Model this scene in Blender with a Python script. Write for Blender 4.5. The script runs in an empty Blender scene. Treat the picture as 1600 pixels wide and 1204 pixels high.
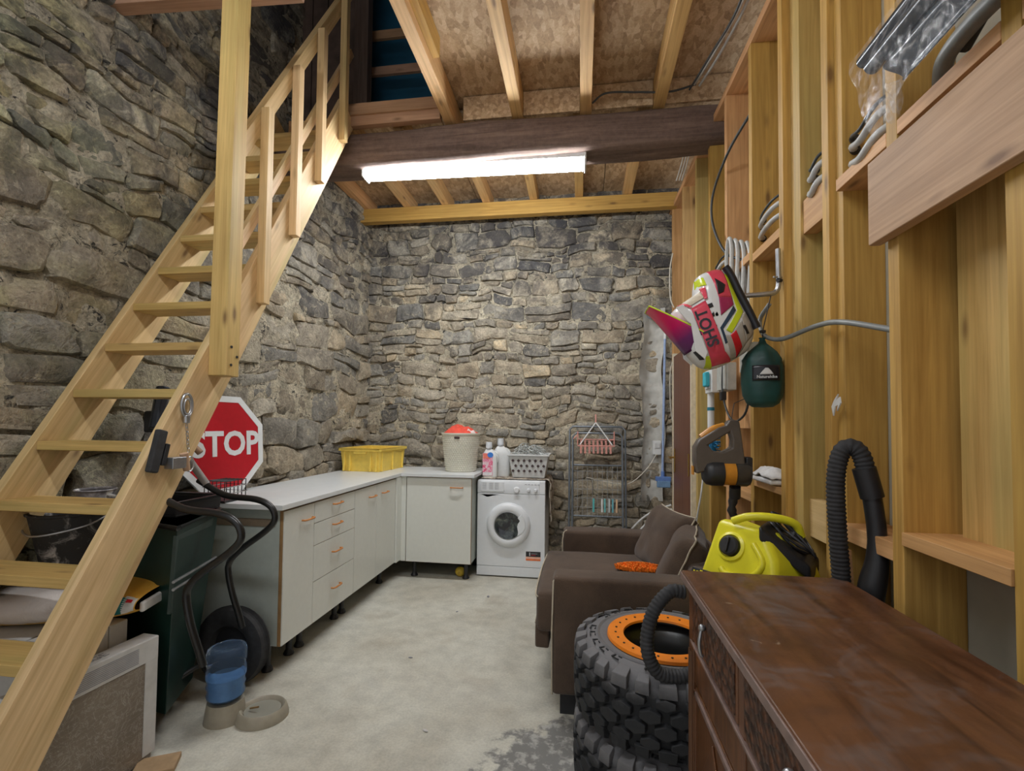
import bpy, bmesh, math, random
from mathutils import Vector, Matrix, noise
random.seed(7)
C = bpy.context.scene
COL = C.collection
V = Vector
PI = math.pi

# ------------------------------------------------------------------ camera
def make_camera():
    yaw, pitch, roll = math.radians(8.318), 0.033, 0.010
    F = V((-math.sin(yaw)*math.cos(pitch), math.cos(yaw)*math.cos(pitch), math.sin(pitch)))
    R = V((math.cos(yaw), math.sin(yaw), 0)); U = R.cross(F)
    c, s = math.cos(roll), math.sin(roll)
    R2 = R*c + U*s; U2 = -R*s + U*c
    cd = bpy.data.cameras.new('camera'); o = bpy.data.objects.new('camera', cd); COL.objects.link(o)
    m = Matrix((R2, U2, -F)).transposed().to_4x4(); m.translation = V((0, 0, 1.335))
    o.matrix_world = m
    cd.sensor_fit = 'HORIZONTAL'; cd.sensor_width = 36.0; cd.lens = 740*36/1600
    cd.shift_y = (636.49-602)/1600; cd.clip_start = 0.02; cd.clip_end = 100
    C.camera = o
make_camera()
C.view_settings.view_transform = 'Standard'; C.view_settings.look = 'None'
C.view_settings.gamma = 1.0; C.view_settings.use_curve_mapping = False
C.view_settings.exposure = 0.10
w = bpy.data.worlds.new('world'); C.world = w; w.use_nodes = True
w.node_tree.nodes['Background'].inputs[0].default_value = (0.95, 0.97, 1.0, 1)
w.node_tree.nodes['Background'].inputs[1].default_value = 0.6
TUBE1, TUBE2 = 68.0, 50.0     # emission of the two fluorescent battens

# ------------------------------------------------------------------ node helpers
class NT:
    def __init__(s, name):
        s.m = bpy.data.materials.new(name); s.m.use_nodes = True
        s.t = s.m.node_tree; s.b = s.t.nodes['Principled BSDF']
    def n(s, typ, **kw):
        nd = s.t.nodes.new(typ)
        for k, v in kw.items():
            if k.startswith('i_'):
                key = k[2:]; key = int(key) if key.isdigit() else key.replace('_', ' ')
                s.setin(nd.inputs[key], v)
            else: setattr(nd, k, v)
        return nd
    def setin(s, sock, v):
        if isinstance(v, bpy.types.NodeSocket): s.t.links.new(v, sock)
        elif isinstance(v, (tuple, list)) and len(v) == 3 and sock.type == 'RGBA': sock.default_value = (*v, 1)
        else: sock.default_value = v
    def coord(s, kind='Object'):
        if kind == 'Position': return s.n('ShaderNodeNewGeometry').outputs['Position']
        return s.n('ShaderNodeTexCoord').outputs[kind]
    def mapping(s, vec, scale=(1, 1, 1), loc=(0, 0, 0)):
        return s.n('ShaderNodeMapping', i_Vector=vec, i_Scale=scale, i_Location=loc).outputs[0]
    def noise(s, vec, scale, detail=4, rough=.55, dist=0.):
        nd = s.n('ShaderNodeTexNoise', i_Vector=vec, i_Scale=scale, i_Detail=detail, i_Roughness=rough, i_Distortion=dist)
        return nd.outputs['Fac']
    def ramp(s, fac, stops, mode='LINEAR'):
        nd = s.n('ShaderNodeValToRGB', i_Fac=fac); cr = nd.color_ramp; cr.interpolation = mode
        while len(cr.elements) < len(stops): cr.elements.new(.5)
        for e, (p, c) in zip(cr.elements, stops):
            e.position = p
            e.color = (*c, 1) if isinstance(c, (tuple, list)) else (c, c, c, 1)
        return nd.outputs[0]
    def mix(s, f, a, b, mode='MIX'):
        nd = s.n('ShaderNodeMix', data_type='RGBA', blend_type=mode)
        s.setin(nd.inputs[0], f); s.setin(nd.inputs[6], a); s.setin(nd.inputs[7], b)
        return nd.outputs[2]
    def math(s, op, a, b=0., c=0.):
        nd = s.n('ShaderNodeMath', operation=op)
        s.setin(nd.inputs[0], a); s.setin(nd.inputs[1], b); s.setin(nd.inputs[2], c)
        return nd.outputs[0]
    def maprange(s, v, a, b, c=0., d=1.):
        return s.n('ShaderNodeMapRange', i_Value=v, i_From_Min=a, i_From_Max=b, i_To_Min=c, i_To_Max=d).outputs[0]
    def bump(s, h, strength=.3, dist=.01):
        s.t.links.new(s.n('ShaderNodeBump', i_Height=h, i_Strength=strength, i_Distance=dist).outputs[0], s.b.inputs['Normal'])
    def base(s, c): s.setin(s.b.inputs['Base Color'], c)
    def rough(s, v): s.setin(s.b.inputs['Roughness'], v)

MATS = {}
def plain(name, col, rough=.5, metal=0., var=.12, bump=0., scale=30., **kw):
    """a simple procedural surface: one colour, faint mottling, optional fine relief"""
    if name in MATS: return MATS[name]
    m = NT(name); co = m.coord()
    nz = m.noise(co, scale, 3)
    dark = tuple(c*(1-var) for c in col); lite = tuple(min(1, c*(1+var)) for c in col)
    m.base(m.ramp(nz, [(.3, dark), (.7, lite)]))
    m.rough(rough); m.b.inputs['Metallic'].default_value = metal
    if bump: m.bump(m.noise(co, scale*4, 4), bump, .002)
    for k, v in kw.items(): m.b.inputs[k.replace('_', ' ')].default_value = v
    MATS[name] = m.m
    return m.m

def wood(name, c_lo, c_hi, rough=.6, knots=True, green=False, grain=1.):
    if name in MATS: return MATS[name]
    m = NT(name); co = m.coord()
    rnd = m.n('ShaderNodeObjectInfo').outputs['Random']
    off = m.n('ShaderNodeCombineXYZ', i_X=m.math('MULTIPLY', rnd, 7.3), i_Y=m.math('MULTIPLY', rnd, 3.1), i_Z=m.math('MULTIPLY', rnd, 11.7)).outputs[0]
    v = m.n('ShaderNodeVectorMath', operation='ADD', i_0=co, i_1=off).outputs[0]
    vs = m.mapping(v, (26, 26, 1.1))
    n1 = m.noise(vs, 1.6, 5, .6, .6)
    n2 = m.noise(m.mapping(v, (110, 110, 3)), 1., 3)
    f = m.math('MULTIPLY_ADD', n2, .35, m.math('MULTIPLY', n1, .75*grain))
    col = m.ramp(f, [(.32, c_lo), (.72, c_hi)])
    tone = m.maprange(rnd, 0, 1, .86, 1.1)
    col = m.mix(1., col, m.n('ShaderNodeCombineXYZ', i_X=tone, i_Y=tone, i_Z=m.math('MULTIPLY', tone, tone)).outputs[0], 'MULTIPLY')
    if green:
        g = m.ramp(m.noise(m.mapping(v, (9, 9, .6)), 1., 2), [(.5, 0.), (.75, .5)])
        col = m.mix(g, col, (.42, .40, .14))
    if knots:
        vo = m.n('ShaderNodeTexVoronoi', i_Vector=m.mapping(v, (11, 11, 3.6)), i_Scale=1., i_Randomness=1.).outputs['Distance']
        k = m.ramp(vo, [(.06, 1.), (.13, .35), (.20, 0.)])
        keep = m.ramp(m.noise(m.mapping(v, (3, 3, 1.3)), 1.3, 1), [(.44, 0.), (.50, 1.)])
        col = m.mix(m.math('MULTIPLY', k, m.math('MULTIPLY', keep, .75)), col, (.13, .055, .02))
    stain = m.ramp(m.noise(v, 2.2, 3), [(.4, 1.), (.75, .8)])
    col = m.mix(1., col, stain, 'MULTIPLY')
    m.base(col); m.rough(rough); m.bump(f, .18, .003)
    MATS[name] = m.m
    return m.m

# ------------------------------------------------------------------ mesh builder
def frame_from(d, up=None):
    d = d.normalized()
    up = V(up) if up is not None else (V((0, 0, 1)) if abs(d.z) < .95 else V((0, 1, 0)))
    x = up.cross(d)
    if x.length < 1e-6: x = V((1, 0, 0)).cross(d)
    x.normalize(); y = d.cross(x)
    return x, y, d

class MB:
    def __init__(s): s.v = []; s.f = []; s.mi = []; s.cur = 0
    def mat(s, i): s.cur = i; return s
    def add(s, vs, fs):
        b = len(s.v); s.v += [V(p) for p in vs]
        for f in fs: s.f.append([b+i for i in f]); s.mi.append(s.cur)
        return s
    def box(s, c, size, rot=None, taper=None):
        """taper=(tx,ty): top face scale"""
        hx, hy, hz = size[0]/2, size[1]/2, size[2]/2; tx, ty = taper or (1, 1)
        vs = [V((x*hx*(tx if z > 0 else 1), y*hy*(ty if z > 0 else 1), z*hz)) for z in (-1, 1) for y in (-1, 1) for x in (-1, 1)]
        if rot is not None: vs = [rot @ p for p in vs]
        c = V(c)
        return s.add([p+c for p in vs], [(0, 2, 3, 1), (4, 5, 7, 6), (0, 1, 5, 4), (2, 6, 7, 3), (0, 4, 6, 2), (1, 3, 7, 5)])
    def mm(s, a, b):
        a, b = V(a), V(b); return s.box((a+b)/2, (abs(b.x-a.x), abs(b.y-a.y), abs(b.z-a.z)))
    def bar(s, p0, p1, w, t, up=None):
        p0, p1 = V(p0), V(p1); x, y, d = frame_from(p1-p0, up)
        return s.box((p0+p1)/2, (w, t, (p1-p0).length), Matrix((x, y, d)).transposed())
    def cyl(s, p0, p1, r0, r1=None, n=16, cap=True):
        p0, p1 = V(p0), V(p1); r1 = r0 if r1 is None else r1
        x, y, d = frame_from(p1-p0)
        vs = [p + (x*math.cos(2*PI*i/n)+y*math.sin(2*PI*i/n))*r for p, r in ((p0, r0), (p1, r1)) for i in range(n)]
        fs = [(i, (i+1) % n, n+(i+1) % n, n+i) for i in range(n)]
        if cap: fs += [tuple(range(n))[::-1], tuple(range(n, 2*n))]
        return s.add(vs, fs)
    def tube(s, pts, r, n=8, cap=True, closed=False, rfun=None):
        pts = [V(p) for p in pts]; N = len(pts); vs = []; fs = []; x = None
        for i, p in enumerate(pts):
            if closed: d = pts[(i+1) % N]-pts[i-1]
            else: d = pts[min(i+1, N-1)]-pts[max(i-1, 0)]
            d.normalize()
            if x is None: x, y, _ = frame_from(d)
            else:
                x = x-d*x.dot(d)
                x = x.normalized() if x.length > 1e-6 else frame_from(d)[0]
                y = d.cross(x)
            rr = rfun(i/(N-1)) if rfun else r
            vs += [p+(x*math.cos(2*PI*k/n)+y*math.sin(2*PI*k/n))*rr for k in range(n)]
        for i in range(N if closed else N-1):
            a, b = i*n, ((i+1) % N)*n
            fs += [(a+k, a+(k+1) % n, b+(k+1) % n, b+k) for k in range(n)]
        if cap and not closed: fs += [tuple(range(n))[::-1], tuple(range((N-1)*n, N*n))]
        return s.add(vs, fs)
    def lathe(s, prof, c=(0, 0, 0), n=24, M=None, sx=1, sy=1, cap=True):
        """prof [(r,z)...] about z, then M, then +c"""
        c = V(c); vs = []; m = len(prof)
        for r, z in prof:
            for k in range(n):
                p = V((r*math.cos(2*PI*k/n)*sx, r*math.sin(2*PI*k/n)*sy, z))
                vs.append((M @ p if M else p)+c)
        fs = [(i*n+k, i*n+(k+1) % n, (i+1)*n+(k+1) % n, (i+1)*n+k) for i in range(m-1) for k in range(n)]
        if cap:
            if prof[0][0] > 1e-5: fs.append(tuple(range(n))[::-1])
            if prof[-1][0] > 1e-5: fs.append(tuple(range((m-1)*n, m*n)))
        return s.add(vs, fs)
    def ell(s, c, r, n=16, m=10, M=None, e=1.):
        """ellipsoid; e<1 makes it boxier"""
        c = V(c); vs = []; fs = []
        pw = lambda q: math.copysign(abs(q)**e, q)
        for i in range(m+1):
            ph = -PI/2+PI*i/m
            for k in range(n):
                th = 2*PI*k/n
                p = V((r[0]*pw(math.cos(ph))*pw(math.cos(th)), r[1]*pw(math.cos(ph))*pw(math.sin(th)), r[2]*pw(math.sin(ph))))
                vs.append((M @ p if M else p)+c)
        fs = [(i*n+k, i*n+(k+1) % n, (i+1)*n+(k+1) % n, (i+1)*n+k) for i in range(m) for k in range(n)]
        return s.add(vs, fs)
    def prism(s, poly, d, origin=(0, 0, 0), ax=(1, 0, 0), ay=(0, 0, 1), off=0.):
        """polygon in plane (ax, ay), extruded by d along ax x ay starting at off"""
        o, ax, ay = V(origin), V(ax), V(ay); n = ax.cross(ay)
        N = len(poly)
        vs = [o+ax*x+ay*y+n*off for x, y in poly]+[o+ax*x+ay*y+n*(off+d) for x, y in poly]
        fs = [tuple(range(N))[::-1], tuple(range(N, 2*N))]+[(i, (i+1) % N, N+(i+1) % N, N+i) for i in range(N)]
        return s.add(vs, fs)
    def grid(s, fn, nu, nv, cu=False, cv=False):
        vs = [V(fn(i/nu, j/nv)) for j in range(nv+(not cv)) for i in range(nu+(not cu))]
        w = nu+(not cu); h = nv+(not cv)
        fs = [(j*w+i, j*w+(i+1) % w, ((j+1) % h)*w+(i+1) % w, ((j+1) % h)*w+i) for j in range(nv) for i in range(nu)]
        return s.add(vs, fs)
    def build(s, name, mat, parent=None, world=False, smooth=None, bev=0., seg=2, solid=0., sub=0, fix=True, loc=None):
        me = bpy.data.meshes.new(name)
        off = parent.location if (world and parent is not None) else V((0, 0, 0))
        if loc is not None: off = off+V(loc)
        me.from_pydata([p-off for p in s.v], [], s.f)
        mats = mat if isinstance(mat, (list, tuple)) else [mat]
        for m in mats: me.materials.append(m)
        if len(mats) > 1: me.polygons.foreach_set('material_index', s.mi)
        if fix:
            bm = bmesh.new(); bm.from_mesh(me); bmesh.ops.remove_doubles(bm, verts=bm.verts, dist=1e-6)
            bmesh.ops.recalc_face_normals(bm, faces=bm.faces); bm.to_mesh(me); bm.free()
        if smooth is not None:
            me.polygons.foreach_set('use_smooth', [True]*len(me.polygons))
            if smooth < 180: me.set_sharp_from_angle(angle=math.radians(smooth))
        o = bpy.data.objects.new(name, me); COL.objects.link(o)
        if parent is not None: o.parent = parent
        if loc is not None: o.location = loc
        if solid:
            md = o.modifiers.new('solid', 'SOLIDIFY'); md.thickness = solid; md.offset = 0
        if bev:
            md = o.modifiers.new('bevel', 'BEVEL'); md.width = bev; md.segments = seg; md.limit_method = 'ANGLE'; md.angle_limit = math.radians(35)
            if smooth is None:
                me.polygons.foreach_set('use_smooth', [True]*len(me.polygons)); md.harden_normals = True
        if sub:
            md = o.modifiers.new('sub', 'SUBSURF'); md.levels = sub; md.render_levels = sub
        return o

def thing(name, label, cat, loc=(0, 0, 0), rotz=0., group=None):
    o = bpy.data.objects.new(name, None); COL.objects.link(o)
    o.empty_display_size = .05
    o.location = loc; o.rotation_euler = (0, 0, rotz); o['label'] = label; o['category'] = cat
    if group: o['group'] = group
    return o
def tag(o, label, cat, group=None):
    o['label'] = label; o['category'] = cat
    if group: o['group'] = group
    return o
def structure(o, label=None):
    o['kind'] = 'structure'
    if label: o['label'] = label
    return o
def board(name, p0, p1, w, t, mat, parent=None, up=None, bev=.002, label=None):
    """a sawn timber whose local z runs along the grain. w is across 'up x dir', t along up"""
    p0, p1 = V(p0), V(p1); d = p1-p0; x, y, z = frame_from(d, up)
    mb = MB().box((0, 0, 0), (w, t, d.length))
    o = mb.build(name, mat, None, bev=bev, seg=1)
    m = Matrix((x, y, z)).transposed().to_4x4(); m.translation = (p0+p1)/2
    if parent is not None:
        o.parent = parent
        m = Matrix.Translation(-parent.location) @ m
    o.matrix_local = m
    if label: o['label'] = label
    return o
def bez(p, n=24):
    """smooth curve through points (Catmull-Rom)"""
    p = [V(q) for q in p]; q = [p[0]*2-p[1]]+p+[p[-1]*2-p[-2]]; out = []
    per = max(2, n//(len(p)-1))
    for i in range(1, len(q)-2):
        for k in range(per):
            t = k/per
            out.append(.5*((2*q[i])+(-q[i-1]+q[i+1])*t+(2*q[i-1]-5*q[i]+4*q[i+1]-q[i+2])*t*t+(-q[i-1]+3*q[i]-3*q[i+1]+q[i+2])*t**3))
    out.append(p[-1]); return out
def text(name, body, size, mat, parent, M, ext=.0008, sx=1., bold=0.):
    """flat lettering as a mesh; M places it (text runs +x, up +y, faces +z)"""
    cu = bpy.data.curves.new(name, 'FONT'); cu.body = body; cu.size = size; cu.align_x = 'CENTER'; cu.align_y = 'CENTER'
    cu.extrude = ext; cu.offset = bold; cu.resolution_u = 3
    t = bpy.data.objects.new(name, cu); COL.objects.link(t)
    dg = bpy.context.evaluated_depsgraph_get(); dg.update()
    me = bpy.data.meshes.new_from_object(t.evaluated_get(dg))
    bpy.data.objects.remove(t); me.name = name
    me.transform(Matrix.Diagonal((sx, 1, 1, 1))); me.transform(M)
    me.materials.clear(); me.materials.append(mat)
    o = bpy.data.objects.new(name, me); COL.objects.link(o)
    if parent is not None: o.parent = parent
    return o
def placeM(loc, x, y):
    x = V(x).normalized(); z = x.cross(V(y)).normalized(); y = z.cross(x)
    m = Matrix((x, y, z)).transposed().to_4x4(); m.translation = V(loc); return m

# ------------------------------------------------------------------ main materials
PINE = wood('pine', (.50, .28, .10), (.80, .52, .23))
PINE_Y = wood('pine_yellow', (.36, .19, .035), (.64, .39, .095), green=False)
PINE_G = wood('pine_greenish', (.44, .27, .075), (.72, .49, .18), green=True)
PINE_P = wood('pine_pale', (.60, .39, .18), (.86, .62, .34), green=True)
PINE_O = wood('pine_orange', (.52, .26, .10), (.78, .45, .21))
PINE_R = wood('pine_reddish', (.34, .18, .10), (.55, .33, .20))
PINE_D = wood('pine_dusty', (.36, .20, .10), (.56, .35, .205))
OLD = wood('old_beam', (.075, .048, .038), (.17, .115, .09), .75)
def mk_stone():
    m = NT('field_stone'); p = m.coord('Position')
    at = m.n('ShaderNodeAttribute', attribute_name='tone'); sep = m.n('ShaderNodeSeparateColor', i_Color=at.outputs['Color'])
    tone, hue, soot = sep.outputs[0], sep.outputs[1], sep.outputs[2]
    base = m.ramp(tone, [(0., (.15, .148, .142)), (.35, (.29, .278, .245)), (.7, (.42, .392, .33)), (1., (.58, .53, .42))])
    warm = m.mix(1., base, (1.12, .97, .78), 'MULTIPLY')
    col = m.mix(hue, base, warm)
    n1 = m.noise(p, 9, 6, .7, .4)
    col = m.mix(1., col, m.ramp(n1, [(.25, .45), (.5, 1.), (.75, 1.45)]), 'MULTIPLY')
    fine = m.noise(p, 55, 5, .7)
    col = m.mix(.7, col, m.ramp(fine, [(.3, .55), (.65, 1.4)]), 'MULTIPLY')
    lime = m.ramp(m.noise(p, 15, 8, .78, 1.2), [(.54, 0.), (.62, .85)])
    col = m.mix(lime, col, (.58, .51, .38))
    pit = m.ramp(m.noise(p, 34, 6, .75, 1.5), [(.30, .85), (.40, 0.)])
    col = m.mix(pit, col, (.035, .032, .028))
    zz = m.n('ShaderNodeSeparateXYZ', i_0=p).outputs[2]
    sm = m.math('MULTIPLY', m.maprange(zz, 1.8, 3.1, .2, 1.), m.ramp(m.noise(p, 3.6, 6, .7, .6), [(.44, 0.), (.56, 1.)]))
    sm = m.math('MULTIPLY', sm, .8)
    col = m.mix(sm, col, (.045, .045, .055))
    ps = m.n('ShaderNodeSeparateXYZ', i_0=p); mo = m.math('MULTIPLY', m.maprange(ps.outputs[1], 3.2, 1.2), m.ramp(m.noise(p, 2.2, 5, .65), [(.42, 0.), (.60, .75)]))
    col = m.mix(m.math('MULTIPLY', mo, m.maprange(ps.outputs[0], -1.9, -2.1)), col, m.mix(1., col, (.92, 1.0, .62), 'MULTIPLY'))
    m.base(col); m.rough(.92)
    h = m.math('MULTIPLY_ADD', n1, .8, m.math('MULTIPLY', fine, .35))
    m.bump(h, 1., .035)
    return m.m
STONE = mk_stone()
def mk_mortar():
    m = NT('lime_mortar'); p = m.coord('Position')
    n1 = m.noise(p, 7, 6, .7); fine = m.noise(p, 60, 5, .7)
    col = m.ramp(n1, [(.32, (.26, .23, .175)), (.5, (.58, .51, .375)), (.66, (.78, .70, .53))])
    col = m.mix(.8, col, m.ramp(fine, [(.3, .5), (.6, 1.25)]), 'MULTIPLY')
    hole = m.ramp(m.noise(p, 17, 7, .72, 1.3), [(.38, 1.), (.45, 0.)])
    col = m.mix(hole, col, (.04, .038, .035))
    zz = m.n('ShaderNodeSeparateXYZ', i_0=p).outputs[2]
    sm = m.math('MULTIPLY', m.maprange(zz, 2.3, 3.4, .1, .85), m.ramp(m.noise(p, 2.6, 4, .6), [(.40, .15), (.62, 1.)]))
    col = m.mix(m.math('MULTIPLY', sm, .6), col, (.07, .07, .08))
    m.base(col); m.rough(.95); m.bump(m.math('MULTIPLY_ADD', n1, 1., m.math('MULTIPLY', fine, .5)), 1., .05)
    return m.m
MORTAR = mk_mortar()
def mk_floor():
    m = NT('concrete'); p = m.coord('Position')
    n1 = m.noise(p, 1.1, 6, .6, .5); n2 = m.noise(p, 9, 6, .65); n3 = m.noise(p, 90, 4, .7)
    col = m.ramp(n1, [(.3, (.42, .385, .31)), (.55, (.56, .54, .46)), (.8, (.64, .63, .555))])
    col = m.mix(.8, col, m.ramp(n2, [(.3, .78), (.6, 1.08)]), 'MULTIPLY')
    col = m.mix(.6, col, m.ramp(n3, [(.3, .75), (.6, 1.08)]), 'MULTIPLY')
    brown = m.ramp(m.noise(p, 2.3, 5, .6), [(.55, 0.), (.72, .5)])
    col = m.mix(brown, col, (.30, .235, .16))
    # a worn, damp patch of bare aggregate beside the armchair
    d = m.n('ShaderNodeVectorMath', operation='DISTANCE', i_0=p, i_1=(.06, 1.78, 0)).outputs['Value']
    d = m.math('ADD', d, m.math('MULTIPLY', m.math('SUBTRACT', n2, .5), .42))
    pt = m.ramp(d, [(.40, 1.), (.44, 0.)])
    spk = m.ramp(m.noise(p, 24, 4, .6), [(.50, (.20, .195, .18)), (.62, (.40, .385, .35))])
    col = m.mix(pt, col, spk)
    m.base(col); m.rough(m.maprange(n2, .3, .7, .62, .85)); m.bump(m.math('MULTIPLY_ADD', n2, .6, m.math('MULTIPLY', n3, .3)), .25, .006)
    return m.m
CONCRETE = mk_floor()
def mk_osb():
    m = NT('osb'); p = m.coord('Position')
    vo = m.n('ShaderNodeTexVoronoi', i_Vector=m.mapping(p, (1, .45, 1)), i_Scale=42.).outputs['Color']
    g = m.n('ShaderNodeSeparateColor', i_Color=vo).outputs[0]
    n1 = m.noise(p, 26, 5, .7, 2.2)
    col = m.ramp(m.math('MULTIPLY_ADD', g, .35, m.math('MULTIPLY', n1, .7)), [(.25, (.30, .19, .10)), (.5, (.50, .34, .19)), (.75, (.66, .49, .31))])
    col = m.mix(1., col, m.ramp(m.noise(p, 1.3, 3), [(.3, .8), (.7, 1.08)]), 'MULTIPLY')
    m.base(col); m.rough(.7); m.bump(n1, .2, .003)
    return m.m
OSB = mk_osb()
BLACK = plain('black_plastic', (.02, .02, .022), .45)
RUBBER = plain('black_rubber', (.028, .028, .030), .75, var=.3, bump=.3)
STEEL = plain('steel', (.45, .46, .48), .35, .9)
WHITE = plain('white_plastic', (.72, .73, .72), .4, var=.03)
LAM = plain('white_laminate', (.70, .71, .655), .38, var=.02)

# ------------------------------------------------------------------ floor, ceiling shell
XL0, XL1, YB, XR, XP = -2.36, -2.21, 4.66, .83, .975
LAZ = 5.3
def wallX(y): return XL0+(XL1-XL0)*(y/YB)
fl = MB(); fl.mm((-3.2, -1.6, -.12), (1.35, 5.2, 0)); floor = structure(fl.build('floor', CONCRETE))

def stone_wall(name, o, u, n, W, H, hfun, seed, fine, sx, protr, mort_off, skip=None, holes=()):
    """rubble masonry: mortar bed plus individually shaped stones. o corner, u along the wall, n into the room"""
    rnd = random.Random(seed); o, u, n = V(o), V(u).normalized(), V(n).normalized(); up = V((0, 0, 1))
    def warp(a, b):
        q = V((a*1.0, b*1.0, seed*3.7))
        w1 = noise.noise_vector(q*2.2)*.085; w2 = noise.noise_vector(q*6.5+V((9, 2, 1)))*.032
        return a+w1.x+w2.x, b+w1.y+w2.y
    root_mb = MB()
    nu, nv = int(W/fine), int(H/fine)
    def mort(i, j):
        a, b = i*W, j*H; q = V((a, b, seed))
        d = noise.fractal(q*11, .8, 2.2, 5)*.020+noise.noise(q*2.0)*.014
        return o+u*a+up*b+n*(d+mort_off(a, b))
    root_mb.grid(mort, nu, nv)
    # the body of the wall behind the bed
    root_mb.box(o+u*(W/2)+up*(H/2)-n*.24, (.01, .01, .01))
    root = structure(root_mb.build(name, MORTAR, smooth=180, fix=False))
    bk = MB(); e = .12
    c0 = o-n*.10; rot = Matrix((u, -n, up)).transposed()
    if u.cross(-n).dot(up) < 0: rot = Matrix((u, n, up)).transposed()
    bk.box(c0+u*(W/2)+up*(H/2)-n*.1, (W+.6, .2, H), rot); ob = bk.build('masonry_core', MORTAR, root)
    cells = []
    b = -.02
    while b < H:
        h = hfun(rnd, b)
        a = -.1-rnd.random()*.2
        while a < W+.1:
            hh = h*rnd.uniform(.9, 1.1); w = h*rnd.uniform(*sx(b)); w = min(max(w, .07), .62)
            r = rnd.random()
            if h > .10 and r < .34:
                s = rnd.uniform(.32, .68)
                for (b0, b1) in ((b, b+h*s), (b+h*s, b+h)):
                    if (b1-b0) < .07 and w > .16 and rnd.random() < .6:
                        k = rnd.uniform(.35, .65); cells += [(a, a+w*k, b0, b1), (a+w*k, a+w, b0, b1)]
                    else: cells.append((a, a+w, b0, b1))
            else: cells.append((a, a+w, b, b+h))
            a += w
        b += h
    out = []
    for (a0, a1, b0, b1) in cells:
        w, h = a1-a0, b1-b0; ca, cb = (a0+a1)/2, (b0+b1)/2
        if skip and skip(ca, cb): continue
        j = rnd.uniform(.002, .009); w2, h2 = w/2-j, h/2-j
        if w2 < .012 or h2 < .008: continue
        cr = min(w2, h2)*rnd.uniform(.10, .60)
        pts = []
        for (sx_, sy_) in ((1, 1), (-1, 1), (-1, -1), (1, -1)):
            c1 = cr*rnd.uniform(.3, 1.4); c2 = cr*rnd.uniform(.3, 1.4)
            A = (sx_*w2, sy_*(h2-min(c1, h2*.8))); B = (sx_*(w2-min(c2, w2*.8)), sy_*h2)
            pts += [A, B] if sx_*sy_ > 0 else [B, A]
        poly = []
        for i in range(8):
            p, q = pts[i], pts[(i+1) % 8]; poly.append(p)
            if math.hypot(p[0]-q[0], p[1]-q[1]) > .05: poly.append(((p[0]+q[0])/2, (p[1]+q[1])/2))
        jj = min(w, h)*.07
        poly = [(x+rnd.uniform(-jj, jj), y+rnd.uniform(-jj, jj)) for x, y in poly]
        N = len(poly); P = protr(rnd, ca, cb); tilt = (rnd.uniform(-.05, .05), rnd.uniform(-.09, .09)); face0 = P
        rings = [(1.0, -.06), (1.0, face0-.016), (.91, face0+rnd.uniform(-.003, .003)), (.5, face0+.004+.02*min(w, h))]
        vs = []
        sb = (noise.noise(V((ca*.7, cb*.7, seed)))+1)/2
        for k, (s, dd) in enumerate(rings):
            for (x, y) in poly:
                aa, bb = warp(ca+x*s, cb+y*s)
                jd = noise.noise(V((aa*13, bb*13, seed+5)))*(.018 if k > 0 else 0)
                vs.append(o+u*aa+up*bb+n*(dd+x*tilt[0]+y*tilt[1]+jd))
        aa, bb = warp(ca, cb); cen = o+u*aa+up*bb
        if bb > H+.06 or aa < -.15 or aa > W+.15 or bb < -.03: continue
        vs.append(cen+n*(rings[-1][1]+.004))
        fs = []
        for k in range(3): fs += [(k*N+i, k*N+(i+1) % N, (k+1)*N+(i+1) % N, (k+1)*N+i) for i in range(N)]
        fs += [(3*N+i, 3*N+(i+1) % N, 4*N) for i in range(N)]
        tone = min(1, max(0, rnd.gauss(.50, .22))); hue = rnd.random()
        dist = (cen-V((0, 0, 1.3))).length
        ray = (V((0, 0, 1.3))-cen).normalized()
        vis = w*h*abs(ray.dot(n))/dist**2
        if cen.y < 1.3 or cen.z > 5: vis *= .1
        out.append((vis, cen, vs, fs, (tone, hue, 0)))
    out.sort(key=lambda t: -t[0])
    def mesh(vs, fs, cols, nm):
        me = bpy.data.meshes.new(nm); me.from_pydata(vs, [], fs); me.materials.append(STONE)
        at = me.color_attributes.new('tone', 'FLOAT_COLOR', 'POINT')
        at.data.foreach_set('color', [c for t in cols for c in (*t, 1)])
        me.polygons.foreach_set('use_smooth', [True]*len(me.polygons)); me.set_sharp_from_angle(angle=math.radians(34))
        bm = bmesh.new(); bm.from_mesh(me); bmesh.ops.recalc_face_normals(bm, faces=bm.faces); bm.to_mesh(me); bm.free()
        return me
    for (_, cen, vs, fs, t) in out[:298]:
        ob = bpy.data.objects.new('stone', mesh([v-cen for v in vs], fs, [t]*len(vs), 'stone'))
        COL.objects.link(ob); ob.parent = root; ob.location = cen
    av, af, ac = [], [], []
    for (_, cen, vs, fs, t) in out[298:]:
        b = len(av); av += vs; af += [tuple(i+b for i in f) for f in fs]; ac += [t]*len(vs)
    if av:
        ob = bpy.data.objects.new('small_stones', mesh(av, af, ac, 'small_stones')); COL.objects.link(ob); ob.parent = root; ob['kind'] = 'stuff'
    return root

# back wall: coursed rubble with a rendered chase on the right
def h_back(r, b): return r.choice([.06, .075, .09, .10, .12, .14, .17])*r.uniform(.9, 1.1)
chase = lambda a, b: .955+.02*math.sin(b*5)+2.21 < a < 1.10+2.21+.03*math.sin(b*4) and .55 < b < 2.42
wall_back = stone_wall('wall_back', (-2.26, YB, 0), (1, 0, 0), (0, -1, 0), 3.30, 3.85, h_back, 3, .022,
    lambda b: (1.0, 2.7), lambda r, a, b: r.uniform(.004, .034), lambda a, b: .004-(.006 if b < 1.2 else 0), None)
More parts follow.
